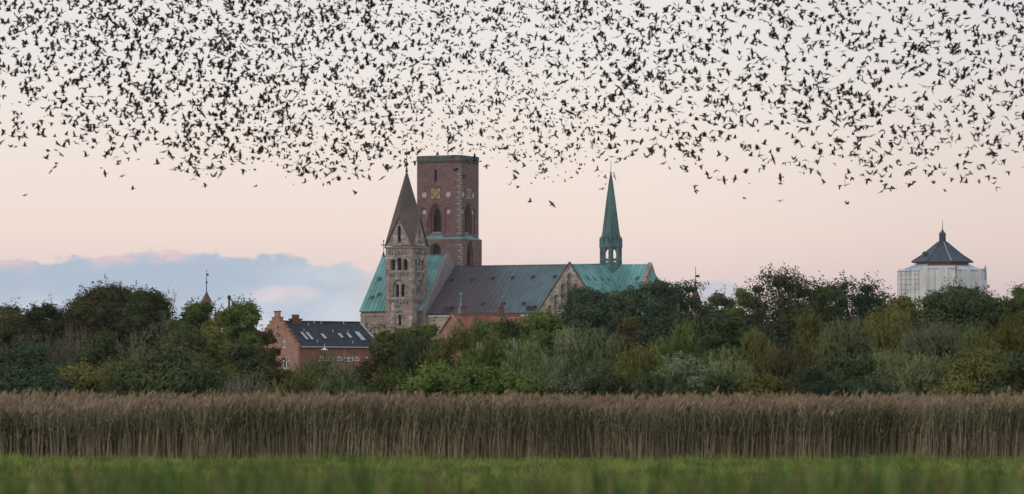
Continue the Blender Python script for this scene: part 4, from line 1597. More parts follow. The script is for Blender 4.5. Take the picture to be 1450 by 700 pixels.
def bare_branches(rng, hw, h, stems, tree=False):
    """leafless stems forking upward; returns twig quads and tip points"""
    A, B, ra, rb, tips = [], [], [], [], []

    def grow(p, d, ln, r, lev):
        n = 3
        for i in range(n):
            q = p + d * ln / n
            A.append(p)
            B.append(q)
            r2 = r * .86
            ra.append(r)
            rb.append(r2)
            p, r = q, r2
            d = d + rng.normal(0, .09, 3) + np.array([0, 0, .05])
            d = d / np.linalg.norm(d)
            if lev < 3 and i >= (1 if lev == 0 else 0):
                for _ in range(rng.integers(1, 3)):
                    e = d + rng.normal(0, .42, 3)
                    e[2] = abs(e[2]) * .8 + .15
                    e /= np.linalg.norm(e)
                    grow(p, e, ln * rng.uniform(.45, .7), max(r * .55, .011), lev + 1)
        tips.append(p)
    for s in range(stems):
        a = rng.uniform(0, 6.283)
        rr = hw * .45 * math.sqrt(rng.random()) if not tree else .15
        p = np.array([rr * math.cos(a), rr * math.sin(a), 0.0])
        d = np.array([math.cos(a) * rng.uniform(.05, .55), math.sin(a) * rng.uniform(.05, .4), 1.0])
        d /= np.linalg.norm(d)
        grow(p, d, h * rng.uniform(.5, .7), .05 if not tree else .13, 0)
    A, B = np.array(A), np.array(B)
    tips = np.array(tips)
    sz = h / max(B[:, 2].max(), .1)
    sx = hw / np.percentile(np.abs(B[:, 0]), 99)
    S = np.array([sx, min(sx, 1.3), sz])
    return prism_quads(A * S, B * S, np.array(ra), np.array(rb)), tips * S, B * S


def trunk_mesh(rng, C, h, r, stems=1, z0=0.0):
    mb = MB()
    if stems == 1:
        p = Vector((0, 0, 0))
        prev_r = r
        pts = [p]
        for i in range(1, 5):
            pts.append(Vector((rng.normal(0, .12), rng.normal(0, .12), h * .62 * i / 4)))
        for i in range(4):
            r2 = r * (1 - .18 * (i + 1))
            mb.tube(pts[i], pts[i + 1], prev_r, r2, 7)
            prev_r = r2
        for c in C[:14]:
            c = Vector(c)
            s = pts[2].lerp(pts[4], rng.uniform(0, 1)) if c.z > h * .45 else pts[1].lerp(pts[3], rng.uniform(0, 1))
            m = s.lerp(c, .5) + Vector((rng.normal(0, .2), rng.normal(0, .2), -.1))
            mb.tube(s, m, r * .42, r * .28, 5)
            mb.tube(m, c, r * .28, r * .12, 5)
    else:
        for i in range(stems):
            a = rng.uniform(0, 6.28)
            s = Vector((math.cos(a) * .5, math.sin(a) * .5, 0))
            c = Vector(C[i % len(C)])
            m = s.lerp(c, .5) + Vector((0, 0, .25))
            mb.tube(s, m, r, r * .7, 5)
            mb.tube(m, c, r * .7, r * .3, 5)
    return mb


LM = {
    'dark': leafmat('dark_green_leaves', (0.047, 0.069, 0.032), (0.091, 0.114, 0.050)),
    'darkblue': leafmat('dark_bluish_leaves', (0.043, 0.069, 0.043), (0.081, 0.111, 0.064)),
    'green': leafmat('mid_green_leaves', (0.080, 0.121, 0.035), (0.151, 0.195, 0.058)),
    'light': leafmat('light_green_leaves', (0.123, 0.181, 0.047), (0.217, 0.268, 0.085)),
    'olive': leafmat('olive_leaves', (0.109, 0.115, 0.037), (0.178, 0.179, 0.057)),
    'yellow': leafmat('yellow_green_leaves', (0.120, 0.130, 0.040), (0.192, 0.186, 0.063), (0.217, 0.181, 0.062), .1),
    'rust': leafmat('rusty_autumn_leaves', (0.110, 0.087, 0.043), (0.169, 0.130, 0.056), (0.082, 0.102, 0.037), .4),
    'brownolive': leafmat('brown_tinged_leaves', (0.081, 0.075, 0.037), (0.124, 0.105, 0.053), (0.060, 0.078, 0.033), .4),
    'grey': leafmat('grey_green_leaves', (0.134, 0.156, 0.089), (0.208, 0.232, 0.136)),
    'sage': leafmat('sage_green_leaves', (0.112, 0.140, 0.065), (0.189, 0.217, 0.097)),
    'brown': leafmat('brown_dry_leaves', (0.122, 0.105, 0.067), (0.172, 0.148, 0.091)),
}
NAMES = {'b': 'broadleaf_tree', 'o': 'broadleaf_tree', 's': 'shrub', 'w': 'willow_bush', 'x': 'bare_shrub', 't': 'bare_tree'}
CATS = {'b': 'tree', 'o': 'tree', 's': 'shrub', 'w': 'willow bush', 'x': 'shrub', 't': 'tree'}
GRP = {'b': 'trees of the belt before the town', 'o': 'trees of the belt before the town', 's': 'shrubs behind the reed bed', 'w': 'willow bushes behind the reed bed', 'x': 'bare shrubs under the trees', 't': 'bare trees among the belt'}
# kind, px, top row, half width px, distance, leaf colour, label
PLANTS = [
    # back rows, in the photograph from the edge by the cloud bank to the edge past the water tower
    ('b', 12, 432, 42, 372, 'brownolive', 'round-topped dark tree at the picture edge under the cloud bank'),
    ('b', 62, 430, 36, 365, 'dark', 'dull dark tree one in from the edge under the cloud bank'),
    ('t', 96, 409, 30, 388, 'brown', 'wispy bare tree feathering out beside the tallest dark tree'),
    ('b', 118, 424, 34, 362, 'brownolive', 'brown-tinged tree filling the sloping shoulder of the tallest dark tree'),
    ('b', 168, 402, 72, 368, 'brownolive', 'tallest dark dome-shaped tree standing against the cloud bank'),
    ('b', 207, 412, 34, 358, 'dark', 'blackish-green tree against the steep side of the tallest dome-shaped tree'),
    ('t', 236, 401, 26, 382, 'brown', 'bare tree with fanned twigs against the sky beside the tallest dome'),
    ('b', 280, 426, 36, 350, 'green', 'leafy green tree hiding the foot of the brown turret'),
    ('b', 262, 442, 34, 352, 'dark', 'dark tree in the dip below the fanned bare twigs'),
    ('b', 344, 424, 32, 335, 'green', 'brighter leafy tree between the brown turret and the stepped gable'),
    ('b', 316, 440, 30, 345, 'olive', 'olive tree under the thin capped flue'),
    ('b', 378, 468, 17, 322, 'rust', 'slim rusty-green tree covering half the stepped gable'),
    # middle, bank side
    ('x', 20, 452, 46, 300, 'olive', 'twiggy olive shrub above the dark bush at the picture edge'),
    ('x', 105, 444, 46, 306, 'brown', 'bare brown shrub below the brown-tinged shoulder tree'),
    ('x', 62, 458, 40, 290, 'brownolive', 'brownish bare thicket between edge bush and yellow-green bush'),
    ('x', 212, 438, 52, 305, 'brown', 'pale-stemmed bare shrub under the tallest dome-shaped tree'),
    ('s', 142, 470, 46, 285, 'dark', 'dark green shrub between the bare brown shrub and the pale-stemmed one'),
    ('s', 258, 468, 34, 288, 'brownolive', 'brown-green shrub right behind the big dark front bush'),
    ('s', 304, 462, 48, 292, 'olive', 'broad dull olive shrub below the leafy trees by the turret'),
    ('s', 352, 486, 34, 280, 'dark', 'dark shrub at the foot of the brighter leafy tree'),
    # front, bank side
    ('s', 34, 484, 72, 226, 'darkblue', 'big blue-black bush at the reed edge by the picture border'),
    ('s', 78, 522, 40, 210, 'darkblue', 'low bluish bush between the border bush and yellow-green bush'),
    ('s', 116, 513, 40, 218, 'yellow', 'yellow-green bush beside the big dark front bush'),
    ('s', 166, 505, 38, 222, 'olive', 'olive bush squeezed between yellow-green bush and big dark bush'),
    ('s', 240, 486, 84, 212, 'dark', 'largest dark rounded bush at the reed edge below the dome tree'),
    ('x', 344, 520, 34, 208, 'brown', 'brown dry twiggy bush just past the big dark front bush'),
    ('s', 392, 515, 42, 222, 'brownolive', 'brownish bush below the stepped gable'),
    ('w', 452, 505, 50, 232, 'sage', 'soft sage willow covering the foot of the brick house'),
    ('w', 414, 527, 36, 214, 'olive', 'low olive willow at the reeds under the stepped gable'),
    ('w', 488, 518, 46, 212, 'sage', 'low sage willow at the reeds under the house drainpipe'),
    # centre
    ('s', 536, 479, 24, 252, 'brownolive', 'brown-olive bush hiding the corner of the slate-roofed house'),
    ('s', 556, 462, 28, 268, 'olive', 'olive bush at the foot of the cathedral portal'),
    ('b', 600, 455, 28, 305, 'light', 'small fresh green tree at the foot of the stone tower'),
    ('w', 584, 474, 42, 262, 'dark', 'dark willow below the stone tower'),
    ('w', 640, 464, 46, 256, 'olive', 'olive willow below the red-roofed house gable'),
    ('w', 690, 456, 50, 252, 'green', 'rounded green willow below the two chimneys'),
    ('s', 513, 513, 26, 240, 'brownolive', 'brownish bush against the far corner of the brick house'),
    ('s', 664, 474, 24, 300, 'olive', 'small olive shrub in front of the red-roofed house wall'),
    ('s', 727, 452, 42, 300, 'dark', 'dark shrub hiding the end of the red tiled roof'),
    ('b', 768, 440, 36, 325, 'green', 'green tree at the end of the nave eaves'),
    ('b', 838, 408, 48, 345, 'darkblue', 'tall dense dark tree covering the foot of the transept gable'),
    ('w', 745, 486, 44, 246, 'sage', 'feathery sage willow between the round green willow and grey one'),
    ('w', 800, 470, 44, 262, 'grey', 'grey-green feathery willow under the tall dense dark tree'),
    ('w', 848, 468, 40, 258, 'sage', 'sage willow with upright shoots under the crossing spire'),
    ('s', 886, 450, 30, 282, 'rust', 'russet autumn bush below the copper choir roof'),
    # centre front
    ('s', 552, 522, 38, 214, 'green', 'first green bush of the low leafy row, under the portal'),
    ('s', 614, 512, 52, 212, 'light', 'bright leafy bush in the low row under the stone tower'),
    ('s', 680, 516, 48, 210, 'green', 'leafy bush in the low row under the red tiled roof'),
    ('s', 742, 524, 42, 209, 'light', 'light green bush in the low row under the nave'),
    ('s', 800, 528, 44, 208, 'grey', 'greyish low bush at the reeds under the transept gable'),
    ('s', 858, 522, 46, 210, 'dark', 'low dark bush at the reeds under the crossing spire'),
    ('w', 905, 492, 46, 236, 'olive', 'olive willow in front of the russet autumn bush'),
    ('w', 925, 526, 44, 210, 'dark', 'low dark willow at the reeds under the choir end'),
    # far side
    ('b', 922, 398, 50, 372, 'darkblue', 'tall loose bluish tree beside the end of the choir roof'),
    ('o', 962, 398, 40, 380, 'darkblue', 'gappy dark tree around the flag-vane turret'),
    ('b', 1018, 416, 34, 420, 'dark', 'distant hazy tree under the small pale cloud'),
    ('b', 1060, 410, 26, 345, 'light', 'small light green tree between pale cloud and spreading tree'),
    ('o', 1118, 379, 62, 342, 'dark', 'broad spreading tree with sky showing through its open crown'),
    ('o', 1215, 391, 56, 350, 'darkblue', 'open dark tree with pale bent limbs before the sheeted scaffold'),
    ('b', 1166, 404, 30, 360, 'green', 'filler tree between the spreading tree and the pale-limbed tree'),
    ('b', 1290, 421, 56, 318, 'olive', 'olive tree at the foot of the sheeted scaffold'),
    ('b', 1366, 402, 62, 312, 'dark', 'round black-green tree rising before the scaffold corner'),
    ('b', 1440, 407, 44, 325, 'green', 'green tree at the far picture edge past the water tower'),
    ('b', 1425, 430, 40, 300, 'dark', 'dark tree under the green tree at the picture edge past the water tower'),
    # far side, middle
    ('w', 962, 462, 52, 262, 'green', 'green willow under the flag-vane turret'),
    ('s', 1024, 440, 38, 268, 'dark', 'pointed dark green shrub under the small pale cloud'),
    ('s', 1082, 452, 38, 280, 'darkblue', 'bluish shrub under the spreading open-crowned tree'),
    ('w', 1080, 472, 36, 258, 'olive', 'olive willow between pointed dark shrub and rounded willow'),
    ('w', 1146, 447, 40, 264, 'olive', 'rounded olive willow with pale tips below the spreading tree'),
    ('w', 1202, 456, 54, 254, 'sage', 'wide sage willow below the pale-limbed tree'),
    ('w', 1268, 443, 52, 268, 'yellow', 'yellowish plume-like willow below the olive tree at the scaffold'),
    ('w', 1322, 460, 50, 252, 'grey', 'silvery willow with upright shoots below the round black-green tree'),
    ('w', 1376, 468, 40, 258, 'sage', 'sage willow between the silvery willow and the olive edge willow'),
    ('w', 1424, 450, 56, 246, 'olive', 'large olive willow at the picture edge below the green tree'),
    # far side, front
    ('s', 968, 500, 46, 222, 'grey', 'grey leafy bush below the green willow'),
    ('w', 1030, 500, 50, 226, 'sage', 'dull sage willow below the pointed dark green shrub'),
    ('s', 1010, 528, 40, 209, 'dark', 'low dark bush at the reeds between grey bush and yellow-green bush'),
    ('s', 1082, 526, 48, 208, 'yellow', 'low yellow-green bush at the reeds below the spreading tree'),
    ('w', 1108, 496, 44, 232, 'brownolive', 'brown-tinged willow above the low yellow-green bush'),
    ('s', 1152, 520, 42, 212, 'darkblue', 'blue-black bush at the reeds beside the low yellow-green bush'),
    ('s', 1200, 498, 50, 220, 'dark', 'dark bush with glossy leaves below the wide sage willow'),
    ('w', 1262, 500, 46, 226, 'sage', 'slender-shooted sage willow below the yellowish plume-like willow'),
    ('s', 1234, 530, 44, 208, 'darkblue', 'low blackish bush at the reeds below the slender-shooted willow'),
    ('w', 1312, 506, 42, 220, 'sage', 'hanging sage willow below the silvery willow'),
    ('s', 1346, 530, 40, 207, 'yellow', 'small yellow-olive bush at the reeds before the olive mound'),
    ('s', 1398, 492, 58, 214, 'olive', 'olive mound of a bush at the reeds near the picture edge'),
    ('s', 1446, 500, 44, 210, 'dark', 'dark bush cut off by the picture edge past the olive mound'),
    ('s', 1128, 492, 46, 294, 'dark', 'dark hollow-filling shrub behind the brown-tinged willow'),
    ('s', 1196, 490, 48, 296, 'dark', 'dark shrub half hidden behind the dark glossy-leaved bush'),
]
for i, (kd, px_, top_, hwp, d, colr, label) in enumerate(PLANTS):
    rng = np.random.default_rng(100 + i)
    k = F / d
    hw, h = hwp / k, (HY - top_) / k + CAMZ
    x = (px_ - 725) / k
    root_ = empty(NAMES[kd], (x, d, 0))
    tag(root_, label, CATS[kd], GRP[kd])
    area = hw * 2 * h
    if kd in 'bo':
        z0 = h * (.06 if kd == 'b' else .2)
        leaf = .22
        n = int(area * (470 if kd == 'b' else 190))
        V, C = crown_broad(rng, hw, h, z0, n, leaf, int(22 + hw * 5), core=(kd == 'b'))
        tm = trunk_mesh(rng, C, h, (.16 + .022 * h) * (1.0 if kd == 'b' else 1.5))
        tm.build('trunk', M['bark_pale'] if kd == 'o' else M['bark'], root_)
    elif kd == 's':
        leaf = .155 if d < 240 else .19
        V, C = crown_broad(rng, hw, h, 0.0, int(area * (880 if d < 240 else 600)), leaf, int(18 + hw * 5), True)
        trunk_mesh(rng, C, h, .07, 6).build('stem', M['bark'], root_)
    elif kd == 'w':
        V, C = crown_willow(rng, hw, h, int(area * 760), .36, .05, int(13 + hw * 3.5))
        trunk_mesh(rng, C, h, .06, 7).build('stem', M['bark'], root_)
    else:
        Q, tips, ends = bare_branches(rng, hw, h, 14 if kd == 'x' else 5, kd == 't')
        link_mesh('branch', quads_mesh('branch', Q), M['bark_pale'] if kd == 'x' and colr == 'brown' else M['twig'], root_)
        n = int(area * (60 if kd == 'x' else 12))
        ii = rng.integers(0, len(ends), n)
        P = ends[ii] * np.array([1, 1, .97 if kd == 'x' else 1]) + rng.normal(0, .22, (n, 3))
        P = P[P[:, 2] > .1]
        V = leaf_quads(rng, P, unit(rdir(rng, len(P)) + np.array([0, 0, .5])), .18, .09)
    nm = 'crown' if kd in 'bo' else 'foliage'
    link_mesh(nm, quads_mesh(nm, V), LM[colr], root_)

# ------------------------------------------------------------------ reed bed
def vnoise(x, y, s, seed):
    """smooth value noise in the plane"""
    r = np.random.default_rng(seed)
    T = r.random((256, 256))
    x, y = x / s + 500, y / s + 500
    i, j = np.floor(x).astype(int), np.floor(y).astype(int)
    fx, fy = x - i, y - j
    fx, fy = fx * fx * (3 - 2 * fx), fy * fy * (3 - 2 * fy)
    g = lambda a, b: T[a % 256, b % 256]
    return (g(i, j) * (1 - fx) + g(i + 1, j) * fx) * (1 - fy) + (g(i, j + 1) * (1 - fx) + g(i + 1, j + 1) * fx) * fy


def bands(P0, P1, side, w0, w1):
    V = np.empty((len(P0), 4, 3))
    V[:, 0], V[:, 1], V[:, 2], V[:, 3] = P0 - side * w0, P0 + side * w0, P1 + side * w1, P1 - side * w1
    return V.reshape(-1, 3)


def reeds():
    rng = np.random.default_rng(7)
    YF = 141.0
    n1, n2 = 18500, 18000
    x = np.concatenate([rng.uniform(-30, 30, n1), rng.uniform(-34, 34, n2)])
    y = np.concatenate([YF + 4.5 * rng.random(n1) ** 1.25, rng.uniform(YF + 4, YF + 46, n2)])
    edge = vnoise(x, y * 0, 2.2, 1) * 1.6 + vnoise(x, y * 0, .6, 2) * .6
    y = y + np.where(y < YF + 8, edge, 0)
    keep = rng.random(len(x)) < .30 + 1.0 * vnoise(x, y, 1.1, 3)
    x, y = x[keep], y[keep]
    n = len(x)
    h = 2.0 + .36 * (vnoise(x, y, 4.0, 4) - .5) + .3 * (vnoise(x, y, .9, 5) - .5) + rng.normal(0, .13, n)
    h += .3 * (vnoise(x, y * .3, 8.0, 9) - .5)
    h += np.where(y > YF + 12, .2, 0) + .1 * (x > 15)
    front = (y < YF + 3.2)
    bent = front & (rng.random(n) < .05 + .2 * (vnoise(x, y, .8, 8) > .62))
    h = np.where(bent, h * rng.uniform(.3, .7, n), h)
    lean = rng.normal(0, .085, (n, 2)) + np.stack([.05 + .14 * (vnoise(x, y, 1.6, 6) - .5), np.zeros(n)], 1)
    lean[bent] = rng.normal(0, .55, (bent.sum(), 2))
    base = np.stack([x, y, np.zeros(n)], 1)
    mid = base + np.stack([lean[:, 0] * h * .4, lean[:, 1] * h * .4, h * .5], 1)
    tip = base + np.stack([lean[:, 0] * h * 1.15, lean[:, 1] * h * 1.15, h * .93], 1)
    ya = rng.uniform(-.6, .6, n)
    side = np.stack([np.cos(ya), np.sin(ya), np.zeros(n)], 1)
    wd = rng.uniform(.006, .0125, n)[:, None]
    V = [bands(base, mid, side, wd * 1.1, wd), bands(mid, tip, side, wd, wd * .5)]
    MI = [np.zeros(n, int), np.zeros(n, int)]
    # leaves, densest in the upper half
    ok = np.where(~bent)[0]
    for k in range(8):
        t = rng.beta(3.4, 1.5, len(ok))[:, None] * .95 + .04
        p = np.where(t < .5, base[ok] + (mid[ok] - base[ok]) * t * 2, mid[ok] + (tip[ok] - mid[ok]) * (t * 2 - 1))
        a = rng.uniform(0, 6.283, len(ok))
        out = np.stack([np.cos(a), np.sin(a), np.zeros(len(ok))], 1)
        out = unit(out + np.array([.5, 0, 0]))
        L = rng.uniform(.22, .5, len(ok))[:, None]
        m_ = p + out * L * .45 + np.array([0, 0, 1.0]) * L * .38
        e = p + out * L * .95 + np.array([0, 0, 1.0]) * L * rng.uniform(-.25, .3, len(ok))[:, None]
        sd_ = unit(np.cross(out, rdir(rng, len(ok)) * .5 + np.array([0, 0, 1.0])))
        V += [bands(p, m_, sd_, .007, .0135), bands(m_, e, sd_, .0135, .001)]
        MI += [np.ones(len(ok), int)] * 2
    # plumes
    pl = ok[rng.random(len(ok)) < .42]
    d = unit(np.stack([.35 + rng.normal(0, .22, len(pl)), rng.normal(0, .22, len(pl)), np.ones(len(pl))], 1))
    for k in range(4):
        L = rng.uniform(.16, .32, len(pl))[:, None]
        o = rng.normal(0, .03, (len(pl), 3))
        dd = unit(d + rng.normal(0, .22, (len(pl), 3)))
        sd_ = unit(np.cross(dd, rdir(rng, len(pl))))
        s0 = tip[pl] + o
        V += [bands(s0 - dd * .04, s0 + dd * L * .45, sd_, .006, .028), bands(s0 + dd * L * .45, s0 + dd * L, sd_, .028, .004)]
        MI += [np.full(len(pl), 2)] * 2
    V, MI = np.concatenate(V), np.concatenate(MI)
    o = link_mesh('reed_bed', quads_mesh('reed_bed', V, MI),
                  [leafmat('dry_reed_stalk', (.175, .14, .10), (.37, .30, .215), (.08, .066, .045), .25, .1), leafmat('reed_leaf', (.09, .092, .052), (.16, .152, .088), (.24, .21, .135), .2), leafmat('reed_plume', (.175, .125, .087), (.27, .193, .135), (.3, .235, .17), .12)])
    tag(o, 'dense band of tall brown reeds with reddish plumes across the meadow', 'reed bed', kind='stuff')


reeds()


def blades(rng, x, y, z, h, w, lean, droop=.5):
    n = len(x)
    base = np.stack([x, y, z], 1)
    a = rng.uniform(0, 6.283, n)
    out = np.stack([np.cos(a), np.sin(a), np.zeros(n)], 1) * (lean * h)[:, None]
    mid = base + out * .35 + np.array([0, 0, 1.0]) * (h * .58)[:, None]
    tip = base + out + np.array([0, 0, 1.0]) * (h * (1 - droop * lean * rng.random(n)))[:, None]
    ya = rng.uniform(-.9, .9, n)
    side = np.stack([np.cos(ya), np.sin(ya), np.zeros(n)], 1)
    w = w[:, None]
    return bands(base, mid, side, w, w * .8), bands(mid, tip, side, w * .8, w * .08)


def meadow():
    rng = np.random.default_rng(11)
    n = 230000
    y = 62 + 90.5 * rng.random(n) ** .9
    x = rng.uniform(-1, 1, n) * (y * .155 + 1.5)
    cl = vnoise(x, y, 1.6, 21)
    c2 = vnoise(x, y, 6.0, 22)
    c3 = vnoise(x * .35, y, 1.2, 23)
    keep = rng.random(n) < .45 + .8 * cl * c3
    x, y, cl, c2, c3 = x[keep], y[keep], cl[keep], c2[keep], c3[keep]
    n = len(x)
    near = np.clip((y - 132) / 10, 0, 1)
    h = (.06 + .26 * cl * c3 + .06 * near * cl) * rng.uniform(.6, 1.5, n) + .13 * (rng.random(n) < .03)
    h += np.clip((y - 134) / 6, 0, 1) * .4 * np.clip(vnoise(x, y * .5, .8, 26) - .48, 0, 1) * rng.uniform(.4, 1.3, n)
    tus = vnoise(x, y, .42, 24)                  # tussocks
    tall = tus > .74
    h = np.where(tall, h * 1.2 + .12 * rng.random(n), h)
    pick = vnoise(x, y, .33, 25) * .6 + rng.random(n) * .4
    pat = vnoise(x, y * .22, 2.4, 27) * .6 + vnoise(x, y * .3, .9, 28) * .4
    mi = np.where(pick > .62 - .45 * (pat - .45), 1, 0)
    mi = np.where(pick < .33 + .7 * np.clip(.5 - pat, 0, 1), 3, mi)
    mi = np.where(rng.random(n) < .05 + .1 * tall, 2, mi)
    q1, q2 = blades(rng, x, y, np.zeros(n), h, rng.uniform(.007, .014, n), rng.uniform(.1, .9, n))
    # taller tufts standing out of the sward
    nt, kb = 7500, 13
    ty = 75 + 77 * rng.random(nt) ** .8
    tx = rng.uniform(-1, 1, nt) * (ty * .155 + 1.5)
    th = rng.uniform(.14, .36, nt) * (1 - .55 * np.clip((ty - 138) / 10 + .8, 0, 1)) * (.6 + .8 * vnoise(tx, ty * .3, 2.0, 29))
    tm_ = np.where(vnoise(tx, ty * .3, 1.7, 30) > .5, rng.choice([0, 1, 1, 2], nt), rng.choice([3, 3, 0, 2], nt))
    bx_ = np.repeat(tx, kb) + rng.normal(0, .09, nt * kb)
    by_ = np.repeat(ty, kb) + rng.normal(0, .09, nt * kb)
    t1, t2 = blades(rng, bx_, by_, np.zeros(nt * kb), np.repeat(th, kb) * rng.uniform(.5, 1.2, nt * kb), rng.uniform(.009, .018, nt * kb), rng.uniform(.1, .8, nt * kb))
    tm_ = np.repeat(tm_, kb)
    V = np.concatenate([q1, q2, t1, t2])
    o = link_mesh('meadow_grass', quads_mesh('meadow_grass', V, np.concatenate([mi, mi, tm_, tm_])),
                  [leafmat('fresh_meadow_blade', (.17, .29, .055), (.255, .38, .09), None, 0, .3), leafmat('yellowing_meadow_blade', (.28, .32, .068), (.37, .375, .12), None, 0, .3), leafmat('dead_meadow_blade', (.15, .12, .07), (.22, .18, .11), None, 0, .2), leafmat('dark_meadow_blade', (.075, .14, .035), (.12, .19, .05), None, 0, .2)])
    tag(o, 'short bright green meadow grass in front of the reeds', 'grass', kind='stuff')


meadow()


def bank_grass():
    """tall rough grass on the bank the camera stands on, far out of focus"""
    rng = np.random.default_rng(13)
    n = 11000
    y = rng.uniform(15.5, 25.2, n)
    x = rng.uniform(-1, 1, n) * (y * .15 + .6)
    broad = rng.random(n) < .1
    cl = vnoise(x, y, .24, 31)
    c2 = vnoise(x, y, .7, 32)
    keep = rng.random(n) < np.clip(2.2 * cl * (.3 + c2) - .45, 0, 1)
    x, y, cl, c2, broad = x[keep], y[keep], cl[keep], c2[keep], broad[keep]
    n = len(x)
    # blades reach to just inside the lower edge of the view
    reach = CAMZ - (np.clip(rng.normal(700, 12, n) - 60 * np.clip((cl - .5) / .45, 0, 1) * (.35 + c2) - 15 * broad, 636, 730) - HY) * y / F
    h = np.clip(reach - 1.5, .18, .95)
    q1, q2 = blades(rng, x, y, np.full(n, 1.5), h, rng.uniform(.005, .012, n) + .013 * broad, rng.uniform(.05, .4, n), .25)
    hue = vnoise(x, y, .28, 33) * .75 + rng.random(n) * .25
    mi = np.where(hue > .62, 1, 0)
    mi = np.where(hue < .38, 2, mi)
    mi = np.where(broad, 3, mi)
    V = np.concatenate([q1, q2])
    o = link_mesh('bank_grass', quads_mesh('bank_grass', V, np.concatenate([mi, mi])),
                  [leafmat('rank_grass_blade', (.06, .105, .024), (.11, .16, .045), None, 0, .3), leafmat('pale_grass_blade', (.19, .235, .07), (.26, .28, .11), None, 0, .3), leafmat('brown_grass_stem', (.10, .078, .045), (.145, .115, .065), None, 0, .2), leafmat('broad_dark_blade', (.035, .075, .018), (.06, .11, .03), None, 0, .3)])
    tag(o, 'blurred tall rough grass along the bottom edge close to the viewer', 'grass', kind='stuff')


bank_grass()


# ------------------------------------------------------------------ the flock
def bird_shape(up1, up2, sweep, spread, size=1.0):
    """starling: heading +Y, wing angles in degrees for arm and hand, sweep of the hand"""
    v, f = [], []

    def ring(y, r, zc, n=6):
        k = len(v)
        for i in range(n):
            a = 2 * math.pi * i / n
            v.append((r * math.cos(a), y, zc + r * .92 * math.sin(a)))
        return k
    prof = [(.118, .0015, -.002), (.092, .006, 0), (.08, .0135, .002), (.058, .0165, .003), (.03, .026, 0), (-.01, .0295, -.002), (-.045, .022, 0), (-.075, .013, .002), (-.09, .008, .003)]
    ks = [ring(*p) for p in prof]
    for a, b in zip(ks, ks[1:]):
        for i in range(6):
            j = (i + 1) % 6
            f.append((a + i, a + j, b + j, b + i))
    f.append(tuple(range(ks[0], ks[0] + 6)))
    k = len(v)                                   # tail
    tw = .012 + .024 * spread
    v.extend([(-.009, -.075, .004), (.009, -.075, .004), (tw, -.142, .002), (0, -.136, .002), (-tw, -.142, .002)])
    f.append((k, k + 1, k + 2, k + 3, k + 4))
    for sx in (-1, 1):
        a1, a2, sw = R(up1), R(up2), R(sweep)
        L1, L2 = .088 * spread ** .5, .125 * spread ** .5
        sh = Vector((sx * .016, 0, .012))
        wr = sh + Vector((sx * L1 * math.cos(a1), .022, L1 * math.sin(a1)))
        tp = wr + Vector((sx * L2 * math.cos(a2) * math.cos(sw), -L2 * math.sin(sw), L2 * math.sin(a2)))
        n = Vector((-math.sin(a1) * sx, 0, math.cos(a1))) * .004
        k = len(v)
        P = [sh + Vector((0, .04, 0)), wr + Vector((0, .016, 0)), wr + Vector((sx * .012, -.07, 0)), sh + Vector((0, -.062, 0))]
        H = [wr + Vector((0, .016, 0)), tp, wr.lerp(tp, .42) + Vector((0, -.05, 0)), wr + Vector((sx * .012, -.07, 0))]
        for q in (P, H):
            k = len(v)
            v.extend([tuple(p + n) for p in q] + [tuple(p - n) for p in q])
            f.append((k, k + 1, k + 2, k + 3))
            f.append((k + 7, k + 6, k + 5, k + 4))
            for i in range(4):
                j = (i + 1) % 4
                f.append((k + i, k + 4 + i, k + 4 + j, k + j))
    return np.array(v) * size, f


POSES = [bird_shape(*p) for p in ((8, 4, 22, 1.0), (42, 30, 18, .95), (62, 50, 20, .85), (-22, -34, 22, .95), (-48, -58, 25, .85), (18, -18, 40, .7), (30, 48, 30, .9), (0, -6, 12, 1.0))]


